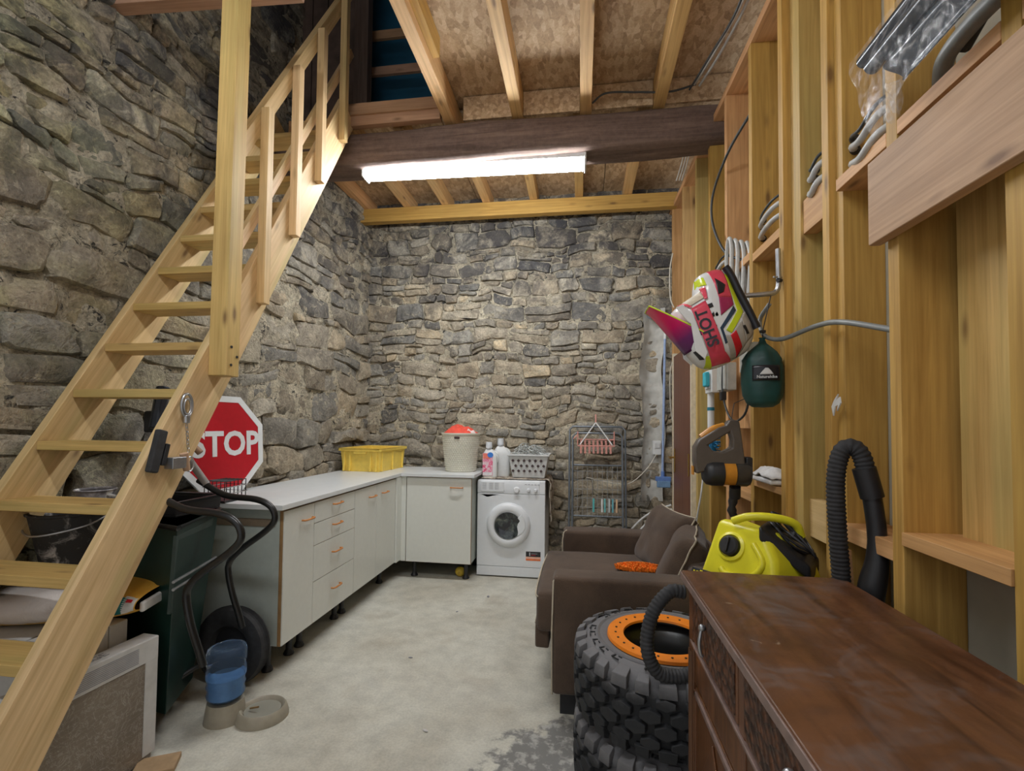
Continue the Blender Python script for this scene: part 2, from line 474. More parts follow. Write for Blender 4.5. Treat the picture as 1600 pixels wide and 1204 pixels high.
# left wall
ul = V((XL1-XL0, YB, 0)).normalized(); nl = V((ul.y, -ul.x, 0))
Y0 = .25; ol = V((wallX(Y0), Y0, 0))
def h_left(r, b): return (r.uniform(.13, .25) if b < 1.45 else r.uniform(.07, .2))
wall_left = stone_wall('wall_left', ol, ul, nl, (YB-Y0)/ul.y, 5.2, h_left, 11, .028,
    lambda b: (1.0, 2.0) if b < 1.45 else (1.1, 2.9), lambda r, a, b: r.uniform(.02, .08) if b < 1.3 else r.uniform(.004, .045),
    lambda a, b: -.008 if b < 1.2 else .012)
structure(wall_back, 'stone rubble wall at the far end, soot-dark towards the top'); structure(wall_left, 'uneven stone rubble wall behind the staircase')

# rendered chase with a pipe stub
ch = MB()
def chf(i, j):
    z = .62+j*1.82; cx = .53+.155+.012*math.sin(z*6)
    x = cx+(i-.5)*.20*(1+.25*noise.noise(V((z*3, i*2, 1))))
    e = abs(i-.5)*2
    y = YB-.056-.018*noise.fractal(V((x*8, z*8, 3)), .8, 2.1, 4)-.030*(e**2)*(1 if i < .5 else .3)+.03*(1-e**2)
    return (x-.02, y, z)
ch.grid(chf, 14, 110)
ch = ch.build('cement_chase', plain('old_cement', (.50, .49, .45), .9, var=.14, bump=.8, scale=14), wall_back, smooth=180)
st = MB().cyl((.655, 4.60, 2.36), (.64, 4.535, 2.355), .028, n=14).cyl((.64, 4.535, 2.355), (.63, 4.51, 2.35), .034, .034, n=14)
st.build('pipe_stub', plain('grey_pvc', (.12, .13, .15), .4), wall_back, smooth=40)

# ---------------------------------------------------------------- stud wall on the right
bk = MB().mm((XP, -1.5, 0), (XP+.03, YB+.3, 3.32)); wall_right = structure(bk.build('wall_right', plain('grey_board', (.40, .37, .29), .85, var=.08, scale=8)), 'open timber stud wall with grey backing board')
def zt(y): return 3.215+.045*(y-1.8)      # underside of the sloping top plate
def stud(y, d0=XR, d1=XP, t=.045, z0=0., z1=None, mat=PINE_Y, label=None):
    z1 = zt(y) if z1 is None else z1
    return board('stud', ((d0+d1)/2, y, z0), ((d0+d1)/2, y, z1), d1-d0, t, mat, wall_right, up=(0, 1, 0), label=label)
for y, m in ((-.95, PINE_Y), (-.45, PINE_Y), (.13, PINE_Y), (.58, PINE_G), (1.035, PINE_Y), (1.397, PINE_Y), (1.748, PINE_Y), (2.112, PINE_Y), (2.472, PINE_Y), (2.877, PINE_O), (3.24, PINE_Y), (3.60, PINE_G), (4.06, PINE), (4.52, PINE_O)):
    stud(y, mat=m)
stud(1.953, d0=XR-.004, t=.055, mat=PINE_G)
stud(2.04, d0=XR+.03, t=.09, mat=PINE_G)
stud(1.70, d0=XR+.02, t=.045, mat=PINE_Y)
stud(2.915, d0=XR+.015, mat=PINE_Y); stud(4.11, d0=XR+.01, t=.05, mat=PINE_Y)
# plates
board('top_plate', ((XR+XP)/2, -1.4, zt(-1.4)+.0225), ((XR+XP)/2, YB+.05, zt(YB+.05)+.0225), .15, .045, PINE_O, wall_right)
board('top_plate', ((XR+XP)/2+.03, -1.4, zt(-1.4)+.14), ((XR+XP)/2+.03, 3.05, zt(3.05)+.13), .045, .18, PINE_O, wall_right)
board('bottom_plate', ((XR+XP)/2, -1.4, .0225), ((XR+XP)/2, YB, .0225), .145, .045, PINE_O, wall_right)
# noggins between the studs
def noggin(y0, y1, z, d0=XR, d1=XP-.005, t=.04, mat=PINE_O, **k):
    board('noggin', ((d0+d1)/2, y0, z), ((d0+d1)/2, y1, z), d1-d0, t, mat, wall_right, **k)
for y0, y1, z in ((1.058, 1.375, 2.135), (1.42, 1.68, 2.13), (.60, 1.012, 2.135), (2.135, 2.45, 2.16), (2.495, 2.855, 2.185), (2.90, 3.218, 2.2), (3.262, 3.578, 2.21), (3.63, 4.04, 2.2)):
    noggin(y0, y1, z)
board('noggin', (XR+.03, 1.728, 2.13), (XR+.03, 1.925, 2.13), .05, .13, PINE_O, wall_right)
# lower noggins and short boards in the bays
board('noggin', (XR+.04, 1.728, .995), (XR+.04, 1.925, .995), .045, .14, PINE_P, wall_right)
noggin(1.42, 1.68, 1.0, t=.05, mat=PINE_O)
noggin(2.135, 2.45, 1.06, t=.03, mat=PINE_O); noggin(2.495, 2.855, .98, t=.04); noggin(2.9, 3.218, 1.0)
board('backing_board', (XP-.02, 1.42, 1.27), (XP-.02, 1.60, 1.27), .024, .42, PINE_Y, wall_right)
board('backing_board', (XP-.018, 1.20, 1.06), (XP-.018, 1.20, 1.93), .024, .29, PINE_G, wall_right, up=(0, 1, 0))
noggin(1.058, 1.375, 1.045, d0=XR-.005, t=.035, mat=PINE_O)
board('backing_board', (XR+.06, 2.66, 1.32), (XR+.06, 2.66, 1.80), .03, .30, PINE_O, wall_right, up=(0, 1, 0))
# wide dusty plank nailed across the near studs
board('cross_plank', (XR-.018, -.6, 1.95), (XR-.018, 1.445, 1.958), .034, .235, PINE_D, wall_right, bev=.004, label='wide dusty reddish plank nailed across the near studs')

# ---------------------------------------------------------------- ceiling
cb = MB().mm((-.98, -1.6, 3.60), (1.0, 3.16, 3.622)); ceiling = structure(cb.build('ceiling', OSB), 'underside of the upper floor, oriented strand board')
for (x0, x1, y0, y1) in ((-2.5, -1.05, 3.30, 4.9), (-1.05, .2, 3.30, 4.9), (.2, 1.0, 3.30, 4.9)):
    MB().mm((x0+.003, y0, 3.60), (x1-.003, y1, 3.622)).build('strand_board', OSB, ceiling)
for x in (-1.85, -.915, -.44, .02, .495):
    if x > -1: board('joist', (x, -1.5, 3.505), (x, 3.22, 3.505), .075, .17, PINE, ceiling, up=(0, 0, 1))
board('joist', (-.855, -1.5, 3.535), (-.855, 2.62, 3.535), .045, .12, PINE_Y, ceiling)
for x in (-2.16, -1.72, -1.33, -.92, -.46, -.03, .42):
    board('joist', (x, 3.22, 3.535), (x, YB-.03, 3.535), .075, .125, PINE_O if x < -2 else PINE, ceiling)
# blocking between the joists above the old beam
for a, b in ((-.82, -.48), (-.40, -.02), (.06, .455), (.535, .95)):
    board('blocking', (a, 3.14, 3.51), (b, 3.14, 3.51), .022, .165, OSB, ceiling, up=(0, 0, 1))
# old dark beam
ob = MB()
def beamf(i, j):
    x = -2.35+j*3.35; a = 2*PI*i; c, s_ = math.cos(a), math.sin(a)
    p = .55; y = math.copysign(abs(c)**p, c)*.135; z = math.copysign(abs(s_)**p, s_)*.13
    q = V((x*1.5, c, s_)); k = 1+.10*noise.noise(q)+.03*noise.noise(q*5)
    return (x, 3.235+y*k+.02*math.sin(x), 3.288+z*k+.012*math.sin(x*1.3))
ob.grid(beamf, 24, 70, cu=True); o_ = ob.build('old_beam', None, ceiling, smooth=60)
o_.data.materials.clear(); om = NT('old_beam_skin'); p = om.coord()
n1 = om.noise(om.mapping(p, (1.2, 22, 22)), 1.3, 6, .65, .8); n2 = om.noise(p, 30, 4, .7)
om.base(om.ramp(om.math('MULTIPLY_ADD', n2, .3, om.math('MULTIPLY', n1, .7)), [(.3, (.07, .043, .033)), (.55, (.18, .12, .095)), (.8, (.30, .215, .17))])); om.rough(.8); om.bump(n1, .5, .01)
o_.data.materials.append(om.m); o_['label'] = 'thick old dark beam, rough hewn'
# doubled reddish header left of the joists, above the beam
board('header', (-1.72, 3.10, 3.455), (-.97, 3.10, 3.455), .05, .07, PINE_R, ceiling, up=(0, 0, 1)); board('header', (-1.66, 3.085, 3.53), (-.97, 3.085, 3.53), .05, .08, PINE_R, ceiling, up=(0, 0, 1))
# beam along the back wall carrying the rear joists
board('back_beam', (-2.24, 4.47, 3.405), (.86, 4.47, 3.40), .08, .135, PINE_Y, ceiling, up=(0, 0, 1), bev=.004)
# ---------------------------------------------------------------- what shows of the floor above
DK = plain('dark_boards', (.10, .065, .05), .9, var=.4, scale=6)
BLUE = plain('blue_tarp', (.015, .11, .19), .6, var=.2, scale=3)
up_ = structure(MB().mm((-2.5, 3.80, 3.64), (1.1, 3.83, 5.4)).build('wall_upper', BLUE), 'dark blue sheeting beyond the stair opening')
for i in range(5):
    MB().mm((-2.40+i*.13, 3.42, 3.64), (-2.405+i*.13+.125, 3.445, 5.4)).build('plank', DK, up_)
board('post', (-1.69, 3.38, 3.63), (-1.69, 3.38, 5.4), .11, .08, OLD, up_, up=(0, 1, 0))
for z in (3.86, 4.17, 4.47): board('rail', (-1.70, 3.55, z), (-.2, 3.55, z), .03, .07, PINE_R, up_)
structure(MB().mm((-2.8, -1.6, 5.3), (1.3, 5.1, 5.4)).build('added_roof', plain('added_roof_boards', (.10, .06, .04), .9)), 'added dark boarding overhead that keeps outside light from the loft')  # unseen cover added to shut world light out of the upper storey
structure(MB().mm((1.0, -1.6, 3.64), (1.05, 4.6, 5.3)).build('wall_upper_side', DK))
structure(MB().mm((-.99, -1.6, 3.63), (1.0, 4.8, 3.65)).build('floor_upper', OSB))
fl2 = structure(MB().mm((-2.5, 3.3, 3.625), (-.98, 4.8, 3.645)).build('floor_loft', OSB))

# ---------------------------------------------------------------- tube lights
def batten(loc, L, label, name='tube_light', em=15., tilt=0.):
    t = thing(name, label, 'light', loc)
    MB().box((0, 0, .03), (L, .11, .045)).build('housing', plain('lamp_housing', (.75, .76, .77), .4), t, bev=.006)
    if name not in MATS:
        m = NT('tube_glow_%g' % em); m.b.inputs['Emission Color'].default_value = (.93, .965, 1., 1); m.b.inputs['Emission Strength'].default_value = em
        m.base((.9, .9, .9)); MATS[name] = m.m
    prof = [(-.052, .008), (-.056, -.01), (-.046, -.035), (-.025, -.048), (.025, -.048), (.046, -.035), (.056, -.01), (.052, .008)]
    d = MB().prism(prof, L-.03, (-(L-.03)/2, 0, 0), (0, 1, 0), (0, 0, 1)); d.build('diffuser', MATS[name], t, smooth=40)
    for s in (-1, 1): MB().box((s*(L/2-.006), 0, -.012), (.014, .118, .075)).build('end_cap', WHITE, t, bev=.006)
    t.rotation_euler = (0, tilt, 0)
    return t
batten((-.775, 3.215, 3.135), 1.60, 'long white fluorescent batten glowing under the old dark beam', em=TUBE1, tilt=.018)
t2 = batten((-.75, .62, 3.33), 1.50, 'fluorescent batten on the joists of the near bay, behind the viewpoint', 'ceiling_lamp', em=TUBE2)

# ================================================================ STAIRCASE
SL = 1.69                                   # rise / run
def zbot(y): return .267+SL*(y-1.247)       # underside line of the stringers
ang = math.atan(SL); hv = .372              # vertical height of the 19 cm boards
t = thing('staircase', 'open pine staircase climbing steeply along the left stone wall to the loft', 'staircase', (-1.9, 1.1, 0))
def stringer(x0, x1):
    ya, yb = 1.09, 3.13
    za, zb = zbot(ya), zbot(yb)
    off = V((0, -math.sin(ang), math.cos(ang)))*(.19/2)
    p0 = V(((x0+x1)/2, ya, za))+off; p1 = V(((x0+x1)/2, yb, zb))+off
    # carry the foot down to the floor
    d = (p1-p0).normalized(); p0 = p0-d*((p0.z+.02)/d.z-.11)
    return board('stringer', p0, p1, x1-x0, .19, PINE_P, t, up=(0, -1, .6), bev=.003)
stringer(-1.66, -1.62); stringer(-2.20, -2.16)
k = -5
ys = []
for k in range(-5, 10):
    z = 1.245+.218*k; y = 1.604+.129*k
    if z < .05: continue
    ys.append((y, z))
    board('tread', (-2.159, y+.072, z-.018), (-1.661, y+.072, z-.018), .14, .036, PINE_G, t, up=(0, 0, 1), bev=.003)
# tall square post bolted to the outer stringer
def ypx(y): return y
board('newel_post', (-1.577, 1.895, 1.53), (-1.577, 1.915, 4.0), .085, .085, PINE_G, t, up=(0, 1, 0), bev=.004)
bal = [(2.17, 1.925, 2.93), (2.42, 2.37, 3.34), (2.66, 2.80, 3.76), (2.93, 3.22, 4.23)]
for y, z0, z1 in bal:
    board('baluster', (-1.597, y, z0), (-1.597, y, z1), .045, .045, PINE_P, t, up=(0, 1, 0))
def zr(y, a): return a+SL*(y-2.2)
board('handrail', (-1.645, 1.99, zr(1.99, 2.93)), (-1.645, 3.10, zr(3.10, 2.93)), .045, .068, PINE_P, t, up=(0, -1, .6))
board('middle_rail', (-1.642, 1.99, zr(1.99, 2.45)), (-1.642, 3.10, zr(3.10, 2.45)), .025, .05, PINE_P, t, up=(0, -1, .6))
for (y, z) in ((1.885, 1.58), (1.885, 1.66), (1.92, 1.62)):
    MB().cyl((-1.536, y, z), (-1.531, y, z), .006, n=8).build('screw', BLACK, t, world=True)
# timber across the top of the post
cbm = board('cross_beam', (-2.42, 1.97, 3.42), (-1.30, 1.97, 3.36), .07, .11, PINE_R, None, up=(0, 0, 1)); structure(cbm); cbm.name = 'trim_1'

# ---- wire rope eye, chain, black door clamp hanging on the stringer
t = thing('steel_cable_eye', 'steel wire-rope eye with a short chain nailed to the stair side', 'hardware', (-1.612, 1.70, 1.30))
def onstr(px, py, x=-1.612): return None
cy0 = V((-1.606, 1.735, 1.395))
loop = [cy0+V((0, .030*math.sin(a)*.9, -.048*math.cos(a))) for a in [2*PI*i/20 for i in range(20)]]
MB().tube(loop, .0055, 6, closed=True).build('wire_loop', STEEL, t, world=True, smooth=60)
loop = [cy0+V((.003, .019*math.sin(a)*.9, -.032*math.cos(a)-.004)) for a in [2*PI*i/20 for i in range(20)]]
MB().tube(loop, .004, 6, closed=True).build('thimble', STEEL, t, world=True, smooth=60)
MB().cyl((-1.606, 1.735, 1.355), (-1.606, 1.735, 1.322), .013, .012, n=12).build('ferrule', STEEL, t, world=True, smooth=40, bev=.002)
for i in range(7):
    z = 1.312-.017*i; y = 1.737+.002*i
    lp = [V((-1.606, y, z))+(V((0, .005*math.cos(a), .011*math.sin(a))) if i % 2 else V((.005*math.cos(a), 0, .011*math.sin(a)))) for a in [2*PI*j/10 for j in range(10)]]
    MB().tube(lp, .0017, 5, closed=True).build('chain_link', STEEL, t, world=True, smooth=60)
t = thing('door_catch', 'black rubber door catch with a steel block fixed to the stair side', 'hardware', (-1.62, 1.64, 1.18))
Mx = Matrix.Rotation(math.radians(-14), 3, 'X')
MB().box((-1.605, 1.60, 1.215), (.026, .040, .165), Mx).build('rubber_pad', RUBBER, t, world=True, bev=.006)
MB().box((-1.600, 1.63, 1.20), (.018, .018, .085), Mx).build('clip', BLACK, t, world=True, bev=.003)
MB().box((-1.590, 1.672, 1.165), (.040, .065, .045)).build('steel_block', STEEL, t, world=True, bev=.003)
MB().cyl((-1.59, 1.71, 1.20), (-1.59, 1.728, 1.13), .016, .013, n=12).build('worn_pin', plain('worn_wood', (.42, .27, .17), .7), t, world=True, smooth=40)
lp = [V((-1.585, 1.735, 1.155))+V((0, .020*math.cos(a), .030*math.sin(a))) for a in [2*PI*j/16 for j in range(16)]]
MB().tube(lp, .003, 6, closed=True).build('ring', STEEL, t, world=True, smooth=60)

# ================================================================ KITCHEN UNITS
EDGE = plain('oak_edge', (.34, .20, .085), .5)
HND = plain('orange_wood_handle', (.55, .22, .06), .4)
KX, KB, KT = -1.545, .155, .86        # face plane, body underside and top
GREYGREEN = plain('cabinet_side', (.43, .47, .43), .5, var=.04)
def handle(parent, c, along, out, L=.10):
    """bow handle: bar with two feet"""
    c, along, out = V(c), V(along), V(out)
    pts = [c-along*L/2+out*.004, c-along*L/2+out*.020, c-along*(L/2-.012)+out*.027, c+along*(L/2-.012)+out*.027, c+along*L/2+out*.020, c+along*L/2+out*.004]
    o = MB().tube(pts, .0055, 8).build('handle', HND, None, smooth=50)
    o.parent = parent; return o
def unit(y0, y1, label, doors=(), drawers=(), name='base_cabinet', endpanel=False):
    t = thing(name, label, 'cabinet', (KX, (y0+y1)/2, 0), group=None)
    r = lambda y: y-(y0+y1)/2
    D = .565
    b = MB()
    b.mm((-D, r(y0), KB), (-.022, r(y0)+.016, KT)).mm((-D, r(y1)-.016, KB), (-.022, r(y1), KT)).mm((-D, r(y0)+.016, KB), (-.022, r(y1)-.016, KB+.016)).mm((-D, r(y0)+.016, KT-.016), (-.022, r(y1)-.016, KT)).mm((-D, r(y0)+.016, KB), (-D+.006, r(y1)-.016, KT))
    b.build('carcass', GREYGREEN, t, bev=.001)
    if endpanel:
        MB().mm((-.024, r(y0)-.001, KB), (-.0215, r(y0)+.02, KT)).build('edge_strip', EDGE, t)
        MB().mm((-D+.02, r(y0)-.004, KT-.085), (-.05, r(y0)-.0005, KT-.045)).build('grip_rail', plain('brown_strip', (.20, .15, .10), .6), t)
    def front(nm, ya, yb, za, zb, hy, hz, hor=True):
        o = MB().mm((-.020, r(ya)+.002, za+.002), (0, r(yb)-.002, zb-.002)).build(nm, LAM, t, bev=.0012)
        e = MB().mm((-.0205, r(ya)+.0005, za+.0005), (-.006, r(yb)-.0005, zb-.0005)).build('edging', EDGE, o)
        h = handle(o, (0, r(hy), hz), (0, 1, 0), (1, 0, 0)); return o
    for (ya, yb, side) in doors: front('door', ya, yb, KB, KT-.002, ya+(yb-ya)*side, KT-.08)
    if drawers:
        zs = drawers
        for i in range(len(zs)-1): front('drawer', y0, y1, zs[i+1], zs[i], (y0+y1)/2, (zs[i]+zs[i+1])/2+.02)
    for yy in (y0+.05, y1-.05):
        for xx in (-.11, -.48):
            MB().cyl((xx, r(yy), KB), (xx, r(yy), .02), .017, n=10).lathe([(.028, 0), (.03, .006), (.022, .022), (.017, .03)], (xx, r(yy), 0), 12).build('foot', BLACK, t, smooth=40)
    return t
unit(2.315, 2.602, 'narrow white base cabinet nearest the stairs, one door', doors=[(2.315, 2.602, .72)], endpanel=True)
unit(2.602, 3.105, 'white base cabinet with a stack of four drawers', drawers=(KT-.002, .735, .605, .395, KB), name='drawer_cabinet')
unit(3.105, 3.832, 'white base cabinet with two doors, beside the drawers', doors=[(3.105, 3.46, .74), (3.46, 3.832, .36)])
# corner unit facing the camera
t = thing('corner_cabinet', 'white corner base cabinet facing the room, left of the washing machine', 'cabinet', (-1.23, 3.93, 0))
b = MB(); x0, x1 = -1.495+1.23, -.915+1.23
zb2, zt2 = .145, .868
b.mm((x0, .022, zb2), (x0+.016, .565, zt2)).mm((x1-.016, .022, zb2), (x1, .565, zt2)).mm((x0+.016, .022, zb2), (x1-.016, .565, zb2+.016)).mm((x0+.016, .022, zt2-.016), (x1-.016, .565, zt2)).mm((x0, .56, zb2), (x1, .566, zt2))
b.build('carcass', GREYGREEN, t, bev=.001)
d = MB().mm((x0+.012, 0, zb2), (x1-.001, .02, zt2-.006)).build('door', LAM, t, bev=.0012); MB().mm((x0+.0105, .004, zb2-.002), (x1+.001, .0205, zt2-.003)).build('edging', EDGE, d)
handle(d, (x1-.125, 0, .785), (1, 0, 0), (0, -1, 0), .105)
MB().mm((x0-.052, .002, zb2), (x0+.006, .018, zt2)).build('filler_strip', LAM, t, bev=.001)
for xx in (x0+.06, x1-.06):
    for yy in (.09, .48): MB().cyl((xx, yy, zb2), (xx, yy, .02), .017, n=10).lathe([(.03, 0), (.032, .006), (.022, .022), (.017, .03)], (xx, yy, 0), 12).build('foot', BLACK, t, smooth=40)
MB().mm((-1.5455+1.23, -.098, zb2+.01), (-1.530+1.23, .004, zt2)).build('filler_strip', LAM, t, bev=.001)
# countertop: L shape
tp = MB().prism([(-2.135, 2.27), (KX+.018, 2.27), (KX+.018, 3.905), (-.885, 3.905), (-.885, 4.50), (-2.135, 4.50)], .028, (0, 0, KT+.010), (1, 0, 0), (0, 1, 0))
o = tp.build('countertop', plain('white_worktop', (.70, .72, .72), .33, var=.03, scale=12), bev=.003); tag(o, 'long white L-shaped laminate worktop on the base cabinets', 'countertop')
# yellow plumbing cap under the corner cabinet
t = thing('yellow_ball', 'small yellow plastic ball under the corner cabinet', 'ball', (-1.035, 4.06, 0))
MB().ell((0, 0, .042), (.043, .043, .042), 18, 12).build('body', plain('yellow_cap', (.62, .43, .04), .45), t, smooth=180)
MB().cyl((0, -.036, .042), (0, -.047, .042), .012, n=12).build('plug', plain('yellow_cap'if 0 else 'yellow_dark', (.40, .26, .02), .5), t, smooth=40)
CT = KT+.038

# ================================================================ STOP SIGN
t = thing('stop_sign', 'red octagonal STOP sign with a white rim leaning on the stone wall', 'sign', (-2.075, 2.53, CT+.002), rotz=0)
t.rotation_euler = (math.radians(0), math.radians(-3.0), math.radians(-8)); RO = .290
def octa(r): return [(r*math.cos(PI/8+i*PI/4)/math.cos(PI/8), r*math.sin(PI/8+i*PI/4)/math.cos(PI/8)) for i in range(8)]
RED = plain('sign_red', (.50, .012, .022), .3, var=.04); RW = plain('sign_white', (.78, .80, .80), .35, var=.03)
MB().prism(octa(RO), .012, (-.014, 0, RO), (0, 1, 0), (0, 0, 1)).build('plate', plain('sign_back', (.55, .56, .56), .4, .3), t, bev=.002)
rim = MB(); a, b_ = octa(RO), octa(RO-.036)
rim.add([(0, *p) for p in a]+[(0, *p) for p in b_]+[(.004, *p) for p in a]+[(.004, *p) for p in b_],
        [(8*2+i, 16+(i+1) % 8, 24+(i+1) % 8, 24+i) for i in range(8)]+[(i, (i+1) % 8, 16+(i+1) % 8, 16+i) for i in range(8)]+[(8+i, 24+i, 24+(i+1) % 8, 8+(i+1) % 8) for i in range(8)])
rim.v = [p+V((-.002, 0, RO)) for p in rim.v]; rim.build('rim', RW, t)
MB().prism(octa(RO-.034), .0015, (-.0015, 0, RO), (0, 1, 0), (0, 0, 1)).build('red_face', RED, t)
text('lettering', 'STOP', .200, RW, t, placeM((.0012, .022, RO), (0, 1, 0), (0, 0, 1)), bold=.006, sx=.97)

# ================================================================ GARDEN CART
GRN = plain('dark_green_poly', (.007, .026, .019), .42, var=.3, scale=5); GRI = plain('green_grey_panel', (.030, .048, .042), .3, var=.2)
TUBE = plain('black_tube', (.010, .010, .010), .30)
t = thing('garden_cart', 'dark green garden cart with black tube handles parked behind the stairs', 'cart', (-1.85, 1.98, 0))
b = MB()   # deep tub, flared
ZB, ZT_ = .11, .90
lo = [(-2.18, 1.86), (-1.70, 1.78), (-1.82, 2.05), (-2.18, 2.08)]; hi = [(-2.24, 1.88), (-1.60, 1.70), (-1.75, 2.10), (-2.24, 2.14)]
def ins(q, e): 
    cx = sum(p[0] for p in q)/4; cy = sum(p[1] for p in q)/4
    return [(cx+(x-cx)*e, cy+(y-cy)*e) for x, y in q]
hi2 = ins(hi, .93); lo2 = ins(lo, .92)
vs = [(x, y, ZB) for x, y in lo]+[(x, y, ZT_) for x, y in hi]+[(x, y, ZT_) for x, y in hi2]+[(x, y, ZB+.02) for x, y in lo2]
fs = [(3, 2, 1, 0)]+[(i, (i+1) % 4, 4+(i+1) % 4, 4+i) for i in range(4)]+[(4+i, 4+(i+1) % 4, 8+(i+1) % 4, 8+i) for i in range(4)]+[(8+i, 8+(i+1) % 4, 12+(i+1) % 4, 12+i) for i in range(4)]+[(12, 13, 14, 15)]
b.add(vs, fs).build('tub', GRN, t, world=True, bev=.03, seg=3)
rp = [V((x, y, ZT_)) for x, y in ins(hi, 1.01)]
MB().tube([rp[0], rp[1], rp[2], rp[3]], .011, 8, closed=True).build('rim_tube', TUBE, t, world=True, smooth=60)
MB().add([(-1.608, 1.70, .87), (-1.735, 2.04, .87), (-1.765, 2.00, .55), (-1.645, 1.72, .55)], [(0, 1, 2, 3)]).build('end_panel', GRI, t, world=True, solid=.012)
for dz in (0, .03): MB().tube([(-1.60, 1.69, .66+dz), (-1.70, 2.03, .66+dz)], .006, 6).build('rod', STEEL, t, world=True)
def cart_handle(y, dx):
    pts = bez([(-1.70+dx, y, 1.05), (-1.56+dx, y, .985), (-1.40+dx, y, .970), (-1.325+dx, y, .94), (-1.30+dx, y, .885), (-1.34+dx, y, .83), (-1.47+dx, y, .735), (-1.525+dx, y, .675), (-1.528+dx, y, .62), (-1.505+dx, y, .53), (-1.48+dx, y+.01, .44), (-1.465+dx, y+.02, .37)], 60)
    MB().tube(pts, .0145, 10).build('handle_tube', TUBE, t, world=True, smooth=60)
cart_handle(1.68, 0); cart_handle(2.02, -.095)
MB().tube([(-1.75, 2.02, 1.03), (-1.87, 2.02, 1.17)], .0165, 10).build('grip', plain('worn_grip', (.26, .24, .22), .6), t, world=True, smooth=60)
MB().tube([(-1.68, 1.68, 1.04), (-1.80, 1.68, 1.10)], .0145, 10).build('brace', TUBE, t, world=True, smooth=60)
MB().tube([(-1.76, 1.60, .19), (-1.76, 2.36, .19)], .012, 8).build('axle', TUBE, t, world=True, smooth=60)
def wheel(y, x=-1.745):
    tprof = [(.105, -.028), (.125, -.038), (.160, -.042), (.185, -.034), (.193, -.018), (.188, -.015), (.195, -.008), (.190, -.004), (.197, 0), (.190, .004), (.195, .008), (.188, .015), (.193, .018), (.185, .034), (.160, .042), (.125, .038), (.105, .028), (.10, 0), (.105, -.028)]
    R = Matrix.Rotation(PI/2, 3, 'X')
    w_ = MB().lathe(tprof, (x, y, .197), 36, R, cap=False).build('wheel', RUBBER, t, world=True, smooth=35)
    MB().lathe([(.0, -.018), (.03, -.03), (.04, -.012), (.09, -.010), (.106, -.028), (.106, .028), (.09, .010), (.04, .012), (.03, .03), (0, .03)], (x, y, .197), 24, R, cap=False).build('hub', BLACK, w_, world=False, smooth=35).location = (-t.location)
wheel(2.215); wheel(1.56, -1.93)
# black tray and wire basket on the cart
t = thing('black_tray', 'shallow black plastic tray lying across the garden cart behind the stairs', 'tray', (-1.97, 1.99, .905))
b = MB(); b.box((0, 0, .006), (.42, .26, .012))
for sx in (-1, 1): b.box((sx*.205, 0, .035), (.012, .26, .05))
for sy in (-1, 1): b.box((0, sy*.125, .035), (.42, .012, .05))
b.build('pan', BLACK, t, bev=.004); b = MB()
for sx in (-1, 1): b.box((sx*.214, 0, .064), (.022, .29, .01))
for sy in (-1, 1): b.box((0, sy*.134, .064), (.45, .022, .01))
b.build('lip', BLACK, t, bev=.003)
t = thing('wire_rack', 'small black wire rack at the foot of the STOP sign', 'rack', (-1.93, 2.36, CT))
b = MB(); b.box((0, 0, .006), (.15, .19, .012)).build('base', BLACK, t, bev=.003)
for i in range(6): MB().tube([(-.06+.024*i, -.08, .01), (-.06+.024*i, -.08, .11), (-.06+.024*i, .08, .11), (-.06+.024*i, .08, .01)], .003, 6).build('wire', BLACK, t, smooth=60)
for z in (.045, .08): MB().tube([(-.07, -.08, z), (.07, -.08, z), (.07, .08, z), (-.07, .08, z)], .0025, 6, closed=True).build('hoop', STEEL, t, smooth=60)

# sledgehammer leaning behind
t = thing('sledgehammer', 'sledgehammer with black head, wooden handle slanting down behind the stair treads', 'tool', (-2.12, 2.24, .9))
MB().tube([(-2.105, 2.15, 1.335), (-1.95, 2.20, 1.165)], .016, 10).build('handle', plain('old_handle', (.30, .17, .09), .6), t, world=True, smooth=60)
MB().cyl((-2.085, 2.07, 1.29), (-2.10, 2.12, 1.50), .032, n=8).build('head', plain('painted_iron', (.02, .025, .035), .35, .3), t, world=True, bev=.006)
MB().mm((-2.19, 2.10, 1.27), (-2.10, 2.16, 1.38)).build('cheek', BLACK, t, world=True, bev=.01)

# plaster bucket + jug, behind the treads
DIRTY = NT('plastered_black'); pp = DIRTY.coord(); nn = DIRTY.noise(pp, 11, 5, .7, .6)
DIRTY.base(DIRTY.ramp(nn, [(.50, (.022, .022, .022)), (.56, (.14, .135, .13)), (.66, (.48, .45, .43))])); DIRTY.rough(.7); DIRTY.bump(nn, .4, .01); DIRTY = DIRTY.m
t = thing('rubber_bucket', 'black rubber bucket crusted with plaster, wire handle, behind the stair treads', 'bucket', (-2.075, 1.735, .672))
t.rotation_euler = (math.radians(4), 0, 0)
MB().lathe([(0, 0), (.11, 0), (.115, .005), (.158, .285), (.166, .290), (.166, .298), (.150, .298), (.108, .012), (0, .012)], n=32).build('body', DIRTY, t, smooth=40)
MB().tube(bez([(-.165, 0, .285), (-.145, -.10, .25), (0, -.18, .225), (.145, -.10, .25), (.165, 0, .285)], 24), .004, 8).build('wire_handle', STEEL, t, smooth=60)
for s in (-1, 1): MB().ell((s*.168, 0, .285), (.010, .014, .014), 10, 8).build('lug', BLACK, t, smooth=180)
t = thing('measuring_jug', 'dirty translucent plastic jug spattered with white plaster inside the black bucket', 'jug', (-1.985, 1.70, .86))
JUG = NT('spattered_jug'); pp = JUG.coord(); nn = JUG.noise(pp, 16, 5, .6, .5)
JUG.base(JUG.ramp(nn, [(.5, (.16, .15, .16)), (.58, (.30, .29, .30)), (.63, (.70, .68, .65))])); JUG.rough(.4); JUG = JUG.m
